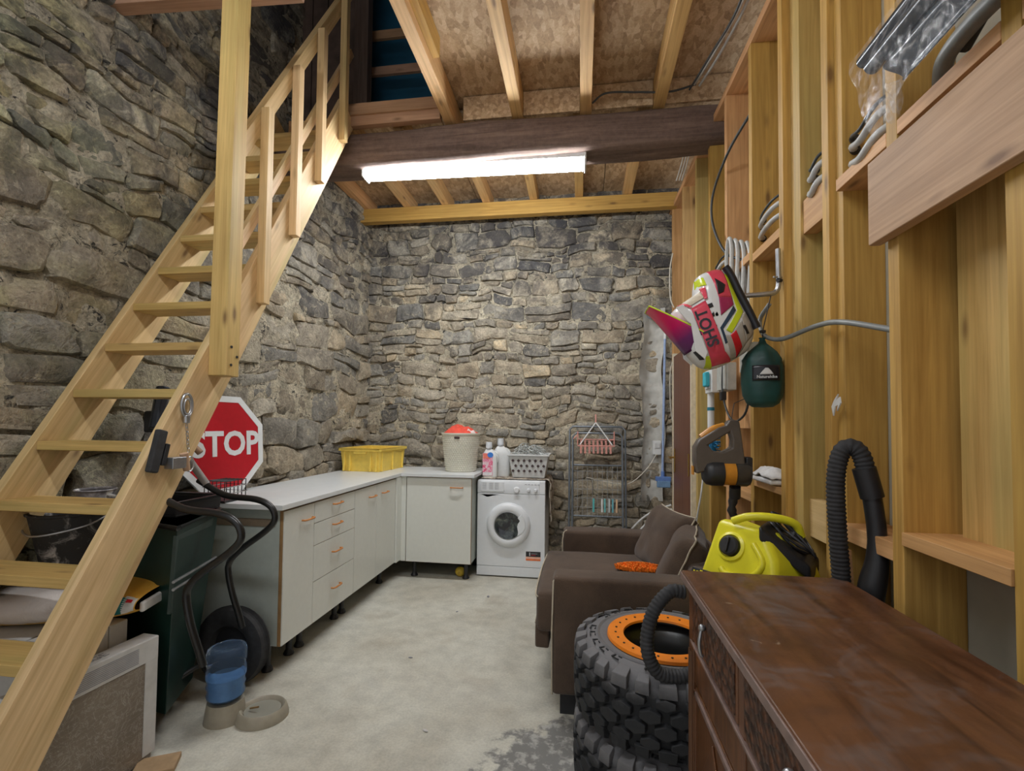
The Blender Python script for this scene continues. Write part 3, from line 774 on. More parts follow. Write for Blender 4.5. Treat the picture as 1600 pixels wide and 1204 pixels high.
MB().lathe([(0, 0), (.042, 0), (.046, .004), (.064, .178), (.071, .184), (.069, .188), (.060, .182), (.043, .008), (0, .008)], n=28).build('body', JUG, t, smooth=40)
MB().tube(bez([(.060, 0, .165), (.10, .01, .15), (.105, .01, .10), (.055, 0, .055)], 16), .006, 8).build('handle', JUG, t, smooth=60)

# tile cartons
CARD = plain('carton_white', (.56, .55, .53), .7, var=.06); BRN = plain('brown_card', (.36, .24, .13), .8)
INK = plain('print_ink', (.05, .05, .05), .6)
t = thing('tile_carton_stack', 'pack of narrow white cartons standing under the plaster sack', 'carton', (-1.85, 1.54, 0))
n = 3
for i in range(n):
    y = 1.43+i*.076
    MB().mm((-1.93, y, .0), (-1.762, y+.073, .552)).build('carton', CARD, t, world=True, bev=.004)
t = thing('flat_carton', 'large printed white carton behind the treads under the left end of the plaster sack', 'carton', (-2.08, 1.47, 0))
MB().mm((-2.21, 1.43, 0), (-1.94, 1.66, .552)).build('box', CARD, t, world=True, bev=.004)
text('print', 'DOREX 04', .040, INK, t, placeM((-2.06-t.location.x, 1.4285-t.location.y, .525-t.location.z), (-1, 0, 0), (0, 0, -1)), bold=.001)
for (a, c) in (((-2.20, 1.4285, .540), (-2.13, 1.429, .549)),): MB().mm(a, c).build('label', INK, t, world=True)

# plaster sack
SACK = NT('plaster_sack'); pp = SACK.coord('Object'); sp = SACK.n('ShaderNodeSeparateXYZ', i_0=pp)
n4 = SACK.noise(pp, 6, 4)
c1 = SACK.mix(SACK.ramp(SACK.math('MULTIPLY_ADD', n4, .08, sp.outputs[2]), [(.069, 0.), (.075, 1.)]), (.72, .42, .035), (.62, .56, .52))
c1 = SACK.mix(SACK.ramp(sp.outputs[1], [(.10, 0.), (.105, 1.)]), c1, (.78, .42, .06))
SACK.base(c1); SACK.rough(.45); SACK.bump(SACK.noise(pp, 18, 4, .6, 1.), .5, .01); SACK = SACK.m
t = thing('plaster_sack', 'full orange and white plaster sack with a teal panel, slumped on the cartons', 'sack', (-2.03, 1.665, .555))
def sack(u, v):
    th = 2*PI*u; L = (v-.5)*2
    e = .42; cx = math.copysign(abs(math.cos(th))**.75, math.cos(th)); cz = math.copysign(abs(math.sin(th))**.9, math.sin(th))
    k = (1-abs(L)**9)**.5 if abs(L) < 1 else 0; k = max(k, .55)
    ww = .19*(1-.08*L*L)*(1 if k > .2 else 1.)
    z = cz*.056*k+.056+.008*noise.noise(V((L*3, th, 2)))
    return (cx*ww+.006*noise.noise(V((L*5, th*2, 7))), L*.33, max(.001, z)+.015*max(0, L)**2)
ob = MB().grid(sack, 40, 44, cu=True).build('bag', SACK, t, smooth=60)
t.rotation_euler = (0, 0, math.radians(-74))
TEAL = plain('teal_print', (.0, .14, .13), .4)
def onsack(du, dv, u0, v0, out=.0016):
    p = V(sack(u0+du, v0+dv)); q = V(sack(u0+du+.01, v0+dv)); r = V(sack(u0+du, v0+dv+.01)); nn = (q-p).cross(r-p).normalized()
    if nn.x < 0: nn = -nn
    return p+nn*out
pan = MB().grid(lambda i, j: onsack(-.075+.15*i, .02+.17*j+.02*i, 0.03, .74), 10, 24); pan.build('teal_panel', TEAL, t, smooth=60)
wp = MB().grid(lambda i, j: onsack(-.075+.16*i, .19+.065*j, 0.03, .74), 10, 14); wp.build('white_panel', plain('sack_white', (.66, .65, .63), .4), t, smooth=60)
for r_ in range(4):
    MB().grid(lambda i, j: onsack(.052-.022*r_+.008*i, +.08+(.085-.012*r_)*j, 0.03, .74, .0028), 2, 8).build('print_line', CARD, t, smooth=60)
MB().grid(lambda i, j: onsack(.03+.03*i, .205+.03*j, 0.03, .74, .0028), 2, 3).build('red_logo', RED, t, smooth=60)
end = MB().box((0, .330, .056), (.27, .018, .040)); end.build('folded_end', plain('sack_white', ()) if 0 else MATS['sack_white'], t, bev=.008)

# wrapped tile package standing at the stair foot
WRAP = NT('shrink_wrapped_card'); pp = WRAP.coord(); 
nb = WRAP.noise(pp, 2.5, 4, .6); wr = WRAP.n('ShaderNodeTexWave', i_Vector=pp, i_Scale=16., i_Distortion=1.2, bands_direction='Z').outputs['Fac']
col = WRAP.mix(WRAP.ramp(nb, [(.35, 0.), (.65, 1.)]), (.17, .135, .10), (.26, .215, .165))
col = WRAP.mix(WRAP.ramp(wr, [(.8, 0.), (1., .12)]), col, (.40, .36, .31))
cre = WRAP.ramp(WRAP.noise(pp, 13, 6, .7, 2.5), [(.485, 0.), (.5, .5), (.515, 0.)])
col = WRAP.mix(cre, col, (.6, .58, .53)); WRAP.base(col); WRAP.rough(.28); WRAP.bump(WRAP.noise(pp, 13, 6, .7, 2.5), .3, .01); WRAP = WRAP.m
p0, p1 = V((-1.702, 1.70, 0)), V((-1.75, 1.02, 0)); d = (p1-p0); L = d.length; u_ = d/L
t = thing('tile_package', 'shrink-wrapped brown tile package with white carton edges leaning at the stair foot', 'package', ((p0+p1)/2), rotz=math.atan2(u_.y, u_.x))
hh = .475; T = .07
MB().mm((-L/2+.012, -T/2, .01), (L/2-.012, T/2+.0, hh-.008)).build('tile_block', WRAP, t, bev=.004)
S_ = 1   # visible face is on local +y? resolved by both faces
WC = CARD
for s in (-1, 1):
    MB().mm((-L/2, s*T/2-.004, hh-.085), (L/2, s*T/2+.004, hh)).build('edge_flap', WC, t, bev=.002)
    MB().mm((-L/2, s*T/2-.0035, .03), (-L/2+.05, s*T/2+.0035, hh-.08)).build('corner_flap', WC, t, bev=.002)
    MB().mm((L/2-.10, s*T/2-.0035, .02), (L/2-.05, s*T/2+.0035, hh-.1)).build('corner_flap', WC, t, bev=.002)
    for i in range(9): MB().mm((-L/2+.08, s*(T/2+.0045)-.0004, hh-.072+i*.0065), (-L/2+.30, s*(T/2+.0045)+.0004, hh-.069+i*.0065)).build('print_line', plain('grey_ink', (.28, .28, .30), .6), t)
MB().mm((-L/2, -T/2, hh-.004), (L/2, T/2, hh+.002)).build('top_strip', WC, t, bev=.002)
MB().mm((-L/2-.002, -T/2, .03), (-L/2+.004, T/2, hh)).build('end_strip', WC, t, bev=.001)
text('print', 'CARRELAGE', .045, MATS['grey_ink'], t, placeM((-.05, 0, hh+.0025), (-1, 0, 0), (0, -1, 0)))
o = MB().box((0, 0, .012), (.14, .10, .022)).build('card_offcut', BRN, bev=.003); o.location = (-1.60, 1.64, 0); o.rotation_euler = (0, 0, .5); tag(o, 'brown cardboard offcut on the floor at the corner of the tile package', 'cardboard')

# ================================================================ PET WATER FOUNTAIN
BEI = plain('beige_plastic', (.33, .295, .225), .5, var=.08)
t = thing('pet_waterer', 'beige pet water bowl with an upturned blue bottle on the concrete', 'pet bowl', (-1.50, 1.98, 0), rotz=math.radians(14))
b = MB()
def tower(u, v):
    th = 2*PI*u; r = .085-.012*v
    x = math.cos(th)*r*1.02-.075; y = math.sin(th)*r*(.95)
    return (x, y, v*.085)
b.grid(tower, 28, 6, cu=True); b.add([tower(i/28, 1) for i in range(28)], [tuple(range(28))])
b.build('base', BEI, t, smooth=50)
prof = [(.0, .012), (.078, .012), (.092, .045), (.100, .048), (.108, .040), (.118, .010), (.118, 0), (0, 0)]
MB().lathe(prof, (.085, 0, 0), 32, cap=False, sx=.93, sy=.88).build('bowl', BEI, t, smooth=50)
MB().lathe([(0, .0), (.085, 0)], (.085, 0, .034), 28, cap=False, sx=.9, sy=.85).build('water', plain('still_water', (.30, .29, .24), .05, var=.02), t, smooth=60)
MB().tube([(.035, -.01, .045), (.075, -.02, .055)], .004, 8).build('outlet', plain('brown_tip', (.22, .13, .05), .5), t, smooth=60)
BL = NT('blue_bottle'); BL.base((.42, .62, .92)); BL.rough(.05)
for k_, v_ in (('Transmission Weight', .9), ('IOR', 1.15), ('Alpha', .72)): BL.b.inputs[k_].default_value = v_
BL = BL.m
jp = [(.030, .085), (.055, .092), (.076, .105), (.080, .120), (.076, .132), (.076, .145), (.081, .158), (.076, .170), (.078, .182), (.083, .195), (.083, .225), (.076, .235), (.080, .245), (.083, .262), (.083, .30), (.078, .315), (.062, .322), (.055, .316), (0, .314)]
MB().lathe(jp, (-.075, 0, 0), 32, sx=.97).build('bottle', BL, t, smooth=50)
MB().lathe([(0, .088), (.045, .094), (.069, .108), (.070, .170), (.070, .19), (0, .19)], (-.075, 0, 0), 28, cap=False).build('bottle_water', plain('jug_water', (.12, .24, .40), .1), t, smooth=50)

# ================================================================ WASHING MACHINE
ENAM = plain('white_enamel', (.74, .76, .775), .3, var=.015)
t = thing('washing_machine', 'white front-loading washing machine at the end of the worktop', 'washing machine', (-.601, 4.10, 0))
W2 = .2975
MB().mm((-W2, .012, .02), (W2, .50, .835)).build('body', ENAM, t, bev=.006)
MB().mm((-W2, 0, .095), (W2, .02, .718)).build('front_panel', ENAM, t, bev=.003)
MB().mm((-W2, 0, .012), (W2, .02, .091)).build('kick_panel', ENAM, t, bev=.003)
cp = MB().prism([(0, .722), (-.004, .80), (.008, .832), (.04, .832), (.04, .722)], W2*2-.05, (-W2+.0, 0, 0), (0, 1, 0), (0, 0, 1)); cp.build('control_panel', plain('panel_white', (.68, .70, .715), .35, var=.01), t, bev=.002)
MB().mm((W2-.05, -.001, .722), (W2, .02, .833)).build('corner_trim', ENAM, t, bev=.003)
MB().mm((-W2+.03, -.006, .738), (-W2+.235, .001, .822)).build('detergent_drawer', ENAM, t, bev=.003)
MB().prism([(-.27, .712), (-.10, .712), (-.16, .700), (-.21, .688)], -.004, (0, 0, 0), (1, 0, 0), (0, 0, 1)).build('drawer_grip', plain('grip_shade', (.45, .46, .47), .5), t)
KN = plain('knob_white', (.80, .81, .82), .25)
for x, r_ in ((.05, .024), (.155, .013), (.215, .013)):
    MB().lathe([(r_*1.15, 0), (r_*1.1, .004), (r_, .006), (r_*.85, .022), (0, .022)], (x, -.003, .757), 20, Matrix.Rotation(PI/2, 3, 'X')).build('knob', KN, t, smooth=40)
GI = plain('grey_ink', (.28, .28, .30), .6)
for i in range(5):
    MB().box((.13+.028*i, -.0045, .806), (.016, .001, .004)).build('print_line', GI, t)
for i, (x, n_) in enumerate(((-.235, 5), (-.175, 5), (-.125, 5))):
    b = MB()
    for k in range(n_+2): b.box((x, -.0065, .812-.009*k), (.036, .001, .0018))
    b.build('print_block', GI, t)
text('brand_print', 'INDESIT', .014, plain('dark_ink', (.05, .05, .06), .5), t, placeM((-.08, -.0035, .742), (1, 0, 0), (0, 0, 1)), ext=.0004)
RX = Matrix.Rotation(PI/2, 3, 'X'); DC = (-.02, 0, .452)
dr = MB().lathe([(.118, -.004), (.118, .030), (.132, .040), (.168, .036), (.188, .020), (.193, .0)], DC, 48, RX, cap=False).build('door', ENAM, t, smooth=50)
MB().lathe([(.124, .034), (.116, .036), (.117, .024)], DC, 48, RX, cap=False).build('chrome_ring', plain('grey_ring', (.38, .39, .40), .3, .5), dr, smooth=60)
GLS = NT('door_glass'); GLS.base((.02, .022, .028)); GLS.rough(.08); GLS.b.inputs['Coat Weight'].default_value = .6
gn = GLS.noise(GLS.coord(), 9, 4, .6, 1.6); GLS.base(GLS.ramp(gn, [(.45, (.012, .014, .020)), (.60, (.06, .075, .07)), (.70, (.20, .21, .17))])); GLS = GLS.m
MB().lathe([(.119, .028), (.10, .020), (.06, .014), (0, .012)], DC, 40, RX, cap=False).build('porthole', GLS, dr, smooth=60)
hp = [(.085, .07), (.105, .045), (.088, .02), (.082, -.005), (.090, -.05), (.085, -.085), (.13, -.055), (.155, -.01), (.150, .05), (.12, .10)]
MB().prism([(x+DC[0], z+DC[2]) for x, z in hp], .012, (0, -.032, 0), (1, 0, 0), (0, 0, 1)).build('door_handle', ENAM, dr, bev=.004)
st = MB().mm((.135, -.0012, .155), (.262, .0005, .232)).build('energy_sticker', BLACK, t)
MB().mm((.135, -.0018, .155), (.262, -.0008, .170)).build('band', plain('sticker_orange', (.80, .18, .05), .5), st)
MB().mm((.135, -.0018, .170), (.262, -.0008, .188)).build('band', plain('sticker_peach', (.80, .45, .33), .5), st)
MB().mm((.165, -.0018, .196), (.172, -.0008, .224)).build('mark', WHITE, st); MB().mm((.18, -.0018, .212), (.235, -.0008, .217)).build('mark', GI, st); MB().mm((.18, -.0018, .200), (.22, -.0008, .204)).build('mark', RED, st)
for x in (-.25, .25):
    for y in (.05, .45): MB().cyl((x, y, 0), (x, y, .022), .02, n=12).build('foot', BLACK, t)

# patterned cloth over the machine
CL = NT('beige_rug'); pp = CL.coord(); cn = CL.noise(pp, 22, 4, .6, .8)
CL.base(CL.ramp(cn, [(.42, (.16, .12, .09)), (.5, (.44, .37, .29)), (.62, (.58, .53, .45))])); CL.rough(.95); CL.bump(CL.noise(pp, 140, 3), .5, .004); CL = CL.m
def cloth(i, j):
    s = i*.86; y = 4.16+j*.40
    w_ = .012*noise.noise(V((s*9, j*6, 1)))
    top = .60
    if s < top: x = -.885+s; z = .843+abs(w_)*.6
    else:
        d_ = s-top; x = -.288+.022+.010*math.sin(j*17)+w_; z = .843-d_*(1.0+.55*noise.noise(V((j*4, 2, 3))))
        if d_ < .03: x = -.285+d_*.5; z = .843-d_*.5
    return (x, y, z)
o = MB().grid(cloth, 50, 34).build('cloth', CL, smooth=180, solid=.005)
def tagc(o, *a): return tag(o, *a)
tag(o, 'beige patterned fringed rug on top of the washing machine, hanging down its right side', 'rug')
for q in range(14):
    j = q/13; e = cloth(1, j)
    MB().tube(bez([(e[0], e[1], e[2]+.004), (e[0]+.004, e[1]+.003, e[2]-.03), (e[0]+.002, e[1]-.003, e[2]-.06)], 6), .0035, 5).build('fringe', CL, o, smooth=60)

# ================================================================ ON THE WORKTOP
YEL = plain('yellow_crate', (.88, .64, .12), .42, var=.06)
t = thing('yellow_crate', 'yellow plastic stacking crate in the far left corner of the worktop', 'crate', (-1.895, 4.17, CT), rotz=math.radians(-4))
w_, d_, h_ = .385, .50, .205
b = MB()
def shell(b, w, d, h, tw, tp, z0=0):
    """open tapered tray; tp = how much each bottom side is drawn in"""
    vs = []
    for (sx, sy) in ((-1, -1), (1, -1), (1, 1), (-1, 1)):
        vs += [(sx*(w/2-tp), sy*(d/2-tp), z0), (sx*w/2, sy*d/2, h), (sx*(w/2-tw), sy*(d/2-tw), h), (sx*(w/2-tp-tw), sy*(d/2-tp-tw), z0+tw)]
    fs = [(0, 4, 8, 12)[::-1], (3, 7, 11, 15)]
    for i in range(4):
        a, c = i*4, ((i+1) % 4)*4
        fs += [(a, c, c+1, a+1), (a+1, c+1, c+2, a+2), (a+2, c+2, c+3, a+3)]
    return b.add(vs, fs)
shell(b, w_, d_, h_, .006, .018).build('body', YEL, t, bev=.004)
b = MB()
for sx in (-1, 1): b.box((sx*(w_/2+.002), 0, h_-.012), (.022, d_+.026, .026))
for sy in (-1, 1): b.box((0, sy*(d_/2+.002), h_-.012), (w_+.026, .022, .026))
b.build('rim', YEL, t, bev=.004)
for sy in (-1, 1):
    for x in (-.155, -.10, .10, .155): MB().box((x, sy*(d_/2-.004), h_/2-.006), (.014, .022, h_-.02), Matrix.Rotation(sy*.08, 3, 'X')).build('rib', YEL, t, bev=.003)
    MB().box((0, sy*(d_/2+.004), h_-.036), (.12, .016, .03)).build('hand_grip', YEL, t, bev=.005)
for sx in (-1, 1):
    for y in (-.20, 0, .20): MB().box((sx*(w_/2-.006), y, h_/2-.006), (.016, .014, h_-.02)).build('rib', YEL, t, bev=.003)

CRM = plain('cream_plastic', (.70, .68, .57), .45, var=.03)
t = thing('laundry_hamper', 'tall cream woven plastic laundry hamper filled with red cloth', 'hamper', (-1.075, 4.19, CT))
HP = [(.0, 0), (.130, 0), (.135, .006), (.172, .33), (.180, .334), (.180, .346), (.166, .346), (.128, .012), (0, .012)]
MB().lathe(HP, n=40, cap=False).build('body', CRM, t, smooth=40)
b = MB()
for r_ in range(17):
    z = .018+r_*.0178; rr = .1365+(z/.33)*.0355
    for k in range(44):
        a = 2*PI*(k+.5*(r_ % 2))/44
        if math.sin(a) > .45: continue
        c_, s_ = math.cos(a), math.sin(a)
        M = Matrix(((-s_, 0, c_), (c_, 0, s_), (0, 1, 0)))
        b.box((rr*c_, rr*s_, z), (.0125, .0125, .004), M @ Matrix.Rotation(PI/4, 3, 'Z'), (.5, .5))
o = b.build('woven_relief', CRM, t, fix=False); o['kind'] = 'stuff'
MB().box((.005, -.172, .306), (.050, .012, .020)).build('grip_hole', plain('dark_hole', (.05, .03, .03), .9), t, bev=.006)
CORAL = plain('coral_cloth', (.75, .085, .05), .85, var=.15, bump=.3)
def drape(cx, cy, z0, rx, ry, hz, seed, mat, name, label, cat, n=36, ex=()):
    def f(i, j):
        a = 2*PI*i; r = j
        k = 1+.22*noise.noise(V((math.cos(a)*1.4, math.sin(a)*1.4, seed)))
        x = math.cos(a)*rx*r*k; y = math.sin(a)*ry*r*k
        z = hz*(1-r**2.4)*(1+.5*noise.noise(V((x*14, y*14, seed+3))))+.014*noise.noise(V((x*40, y*40, seed)))
        return (x, y, z)
    o = MB().grid(f, n, 14, cu=True).build(name, mat, smooth=180, solid=.004); o.location = (cx, cy, z0)
    return tag(o, label, cat)
drape(-1.085, 4.185, CT+.325, .155, .15, .085, 4., CORAL, 'red_cloth', 'coral red cloth heaped in the cream laundry hamper', 'cloth')
drape(-.985, 4.13, CT+.342, .05, .045, .035, 9., plain('pale_cloth', (.72, .60, .58), .9, var=.1), 'pale_cloth', 'small pale pink cloth at the right of the hamper top', 'cloth', 20)

# detergent bottles on the machine
MT = .848
def bottle(x, y, h, w, d, name, label, mat, back=False, rz=0):
    t = thing(name, label, 'bottle', (x, y, MT), rotz=rz)
    def f(i, j):
        a = 2*PI*i; z = j*h*.80; k = 1 if j < .72 else 1-.62*((j-.72)/.28)**1.6
        k = min(k, .92+j*2 if j < .04 else k)
        cx = math.copysign(abs(math.cos(a))**.6, math.cos(a)); cy = math.copysign(abs(math.sin(a))**.6, math.sin(a))
        return (cx*w/2*k-(.012*(j > .72)*(j-.72)/.28), cy*d/2*k, z)
    b = MB().grid(f, 28, 20, cu=True); b.add([f(i/28, 0) for i in range(28)], [tuple(range(28))[::-1]]); b.build('body', mat, t, smooth=60)
    MB().lathe([(.024, h*.79), (.024, h*.83), (.030, h*.83), (.028, h), (0, h)], (-.012, 0, 0), 20).build('cap', plain('clear_cap', (.70, .73, .76), .2), t, smooth=40)
    MB().tube(bez([(w*.20, 0, h*.74), (w*.46, 0, h*.66), (w*.50, 0, h*.48), (w*.40, 0, h*.36)], 14), .010, 8).build('grip', mat, t, smooth=60)
    return t
t = bottle(-.815, 4.24, .315, .135, .07, 'detergent_bottle', 'white detergent bottle with a pink flower label, front left on the machine', WHITE)
PK = NT('pink_label'); pk = PK.noise(PK.coord(), 38, 3, .6, .8); PK.base(PK.ramp(pk, [(.4, (.75, .60, .62)), (.5, (.78, .30, .42)), (.6, (.70, .06, .16))])); PK = PK.m
MB().mm((-.062, -.0375, .015), (.030, -.0355, .215)).build('label', PK, t)
MB().mm((-.058, -.0385, .165), (.008, -.0370, .212)).build('label_top', plain('label_orange', (.80, .20, .14), .5), t)
MB().lathe([(.0, .001), (.024, .001), (.024, -.001), (0, -.001)], (.008, -.039, .200), 20, RX, sx=1.1).build('blue_badge', plain('badge_blue', (.04, .20, .62), .5), t)
MB().mm((-.058, -.0385, .017), (.026, -.0370, .045)).build('label_foot', plain('label_white', (.75, .72, .73), .5), t)
bottle(-.725, 4.335, .345, .15, .08, 'softener_bottle', 'larger white plastic bottle with a looped grip behind the pink-labelled one', WHITE, rz=.25)

# white laundry basket with pegs and wire hangers
t = thing('laundry_basket', 'small white perforated laundry basket heaped with grey wire hangers on the machine', 'basket', (-.462, 4.33, MT+.004))
WB = plain('grey_white_plastic', (.60, .61, .60), .45, var=.04)
shell(MB(), .355, .30, .20, .005, .035).build('body', WB, t, bev=.006)
b = MB()
for sx in (-1, 1): b.box((sx*.180, 0, .200), (.018, .325, .016))
for sy in (-1, 1): b.box((0, sy*.153, .200), (.375, .018, .016))
b.build('rim', WB, t, bev=.004)
HO = plain('dark_hole', ()) if 0 else MATS['dark_hole']
for r_ in range(3):
    for k in range(6):
        x = -.125+.05*k+(.012 if r_ % 2 else -.012); z = .060+.046*r_
        MB().box((x, -.1235-.035*(z/.2)+.0045, z), (.020, .004, .020), Matrix.Rotation(-.17, 3, 'X') @ Matrix.Rotation(PI/4, 3, 'Y')).build('hole', HO, t)
HG = plain('hanger_grey', (.50, .52, .50), .45, .2, var=.2)
t = thing('hanger_heap', 'tangled heap of thin grey plastic-coated hangers in the white basket', 'hangers', (-.462, 4.33, MT+.16))
rr = random.Random(5)
for k in range(60):
    cx, cy, cz = rr.uniform(-.11, .11), rr.uniform(-.09, .08), rr.uniform(.02, .115)
    if abs(cx) > .08: cz *= .7
    R_ = Matrix.Rotation(rr.uniform(0, PI), 3, 'Z') @ Matrix.Rotation(rr.uniform(-.5, .5), 3, 'X')
    L = rr.uniform(.045, .075)
    pts = bez([V((cx, cy, cz))+R_ @ V(q) for q in ((-L, 0, 0), (-L*.5, .012, .022), (0, 0, .034), (L*.5, -.012, .022), (L, 0, 0))], 12)
    MB().tube(pts, .0036, 5).build('hanger', HG, t, smooth=60)

# ================================================================ DRYING RACK
GM = plain('grey_painted_metal', (.17, .19, .21), .38, .4)
t = thing('clothes_airer', 'folded grey metal clothes airer leaning against the far stone wall', 'drying rack', (.15, 4.42, 0))
ty = lambda z: 4.52-(1.31-z)*.14
def fr(x0, x1, z1, dy, r_=.010):
    y = lambda z: ty(z)+dy
    pts = [(x0, y(.02), .02), (x0, y(z1-.03), z1-.03), (x0+.03, y(z1), z1), (x1-.03, y(z1), z1), (x1, y(z1-.03), z1-.03), (x1, y(.02), .02)]
    return MB().tube(pts, r_, 8)
fr(-.105, .405, 1.31, 0).build('outer_frame', GM, t, world=True, smooth=50)
fr(-.075, .375, 1.25, -.035).build('inner_frame', GM, t, world=True, smooth=50)
for z in (.955, .50): MB().tube([(-.075, ty(z)-.02, z), (.375, ty(z)-.02, z)], .009, 8).build('cross_bar', GM, t, world=True, smooth=50)
WR = plain('rack_wire', (.40, .42, .43), .4, .4)
for i in range(9): MB().tube([(-.03+.045*i, ty(.95)-.03, .95), (-.03+.045*i, ty(.50)-.03, .50)], .0022, 5).build('wire', WR, t, world=True)
for z in (.90, .82, .74, .66, .58): MB().tube([(-.07, ty(z)-.028, z), (.37, ty(z)-.028, z)], .0022, 5).build('wire', WR, t, world=True)
cl = [(.10, .48, .47), (.75, .76, .74), (.16, .50, .50), (.55, .60, .60), (.16, .45, .52), (.70, .48, .30)]
for i, x in enumerate((.115, .19, .215, .255, .285, .32)):
    MB().box((x, ty(.60)-.045, .60), (.016, .012, .12)).build('coloured_strip', plain('strip_%d' % i, cl[i], .6), t, world=True, bev=.002)
# pink peg hanger hung on the rack
PNK = plain('pink_plastic', (.66, .30, .25), .45)
t = thing('peg_hanger', 'pink plastic peg hanger hooked over the clothes airer', 'hanger', (.135, 4.44, 1.0))
hz = 1.135; hy = 4.445
b = MB().tube([(-.03, hy-.06, hz), (.30, hy-.06, hz), (.30, hy+.05, hz+.055), (-.03, hy+.05, hz+.055)], .006, 8, closed=True); b.build('frame', PNK, t, world=True, smooth=50)
for x in (-.03, .30): MB().tube([(x, hy-.02, hz+.01), (x, hy-.02, hz+.13)], .006, 8).build('end_post', PNK, t, world=True, smooth=50)
MB().tube([(-.07, hy, hz+.06), (-.03, hy, hz+.10)], .005, 8).build('side_hook', PNK, t, world=True, smooth=50)
for x in (-.01, .28): MB().tube([(x, hy-.05, hz+.01), (.135, hy, hz+.215)], .006, 6).build('strap', WHITE, t, world=True, smooth=50)
MB().tube(bez([(.135, hy, hz+.21), (.135, hy+.01, hz+.26), (.135, hy+.05, hz+.285), (.135, hy+.075, hz+.25)], 12), .007, 8).build('hook', PNK, t, world=True, smooth=50)
for row, yy, dz in ((0, -.06, 0), (1, 0, .03), (2, .05, .05)):
    for i in range(8):
        x = 0.0+.038*i
        MB().prism([(-.011, .0), (.011, .0), (.007, -.035), (.011, -.060), (.003, -.066), (-.003, -.066), (-.011, -.060), (-.007, -.035)], .010, (x, hy+yy+.005, hz+dz-.004), (1, 0, 0), (0, 0, 1)).build('peg', PNK, t, world=True, bev=.002)

# ================================================================ ARMCHAIR
BR = NT('brown_canvas'); pp = BR.coord(); c1 = BR.noise(pp, 3.5, 5, .6, .5); c2 = BR.noise(BR.mapping(pp, (1, 1, 1)), 260, 2)
BR.base(BR.ramp(BR.math('MULTIPLY_ADD', c2, .25, BR.math('MULTIPLY', c1, .8)), [(.35, (.050, .031, .020)), (.7, (.112, .072, .047))])); BR.rough(.95); BR.bump(BR.math('MULTIPLY_ADD', c1, 2.5, c2), .35, .006)
BR.b.inputs['Sheen Weight'].default_value = .15; BR = BR.m
PIP = plain('cream_piping', (.46, .40, .30), .8)
t = thing('armchair', 'wide brown canvas armchair with cream piping in front of the far wall', 'armchair', (.32, 2.80, 0))
def padded(name, a, c, parent=t, bulge=.0, bev=.03, seg=4):
    a, c = V(a), V(c); m_, s_ = (a+c)/2, (c-a)
    n = 8; b = MB()
    bx = bmesh.new(); bmesh.ops.create_cube(bx, size=1); bmesh.ops.subdivide_edges(bx, edges=bx.edges, cuts=6, use_grid_fill=True)
    vs = []
    for v in bx.verts:
        p = v.co.copy(); q = p*2
        f = bulge
        e = V((1, 1, 1))
        add = V((0, 0, 0))
        for ax in range(3):
            o1, o2 = [k for k in range(3) if k != ax]
            if abs(abs(q[ax])-1) < 1e-3: add[ax] = math.copysign(1, q[ax])*f*(1-q[o1]**2)*(1-q[o2]**2)
        w = V((p.x*s_.x, p.y*s_.y, p.z*s_.z))+add+m_
        w += noise.noise_vector(w*6)*.006
        vs.append(w)
    idx = {v: i for i, v in enumerate(bx.verts)}
    b.add(vs, [[idx[v] for v in f_.verts] for f_ in bx.faces]); bx.free()
    return b.build(name, BR, parent, world=True, bev=bev, seg=seg, smooth=180)
padded('arm', (-.125, 2.205, .10), (.74, 2.36, .630), bulge=.008)
padded('arm', (-.115, 3.19, .10), (.74, 3.35, .625), bulge=.008)
padded('seat_base', (-.11, 2.36, .10), (.62, 3.19, .30))
padded('seat_cushion', (-.215, 2.372, .305), (.50, 3.18, .50), bulge=.022, bev=.045)
padded('cushion_drop', (-.222, 2.40, .215), (-.155, 3.10, .36), bulge=.006, bev=.03)
padded('backrest', (.52, 2.22, .10), (.76, 3.34, .66), bulge=.01, bev=.05)
MB().mm((-.09, 2.24, .0), (.70, 3.31, .10)).build('plinth', BLACK, t, world=True)
def pipe(pts, closed=False): MB().tube(pts, .0045, 6, closed=closed).build('piping', PIP, t, world=True, smooth=60)
pipe([(-.126, 2.212, .10), (-.128, 2.207, .38), (-.122, 2.215, .610), (-.105, 2.225, .628)])
pipe([(-.116, 3.20, .30), (-.118, 3.195, .56), (-.11, 3.20, .61), (-.09, 3.21, .627)])
pipe(bez([(-.20, 2.385, .47), (-.222, 2.42, .482), (-.224, 2.8, .488), (-.215, 3.15, .478)], 16)); pipe(bez([(-.222, 2.41, .335), (-.226, 2.75, .338), (-.222, 3.09, .335)], 10))
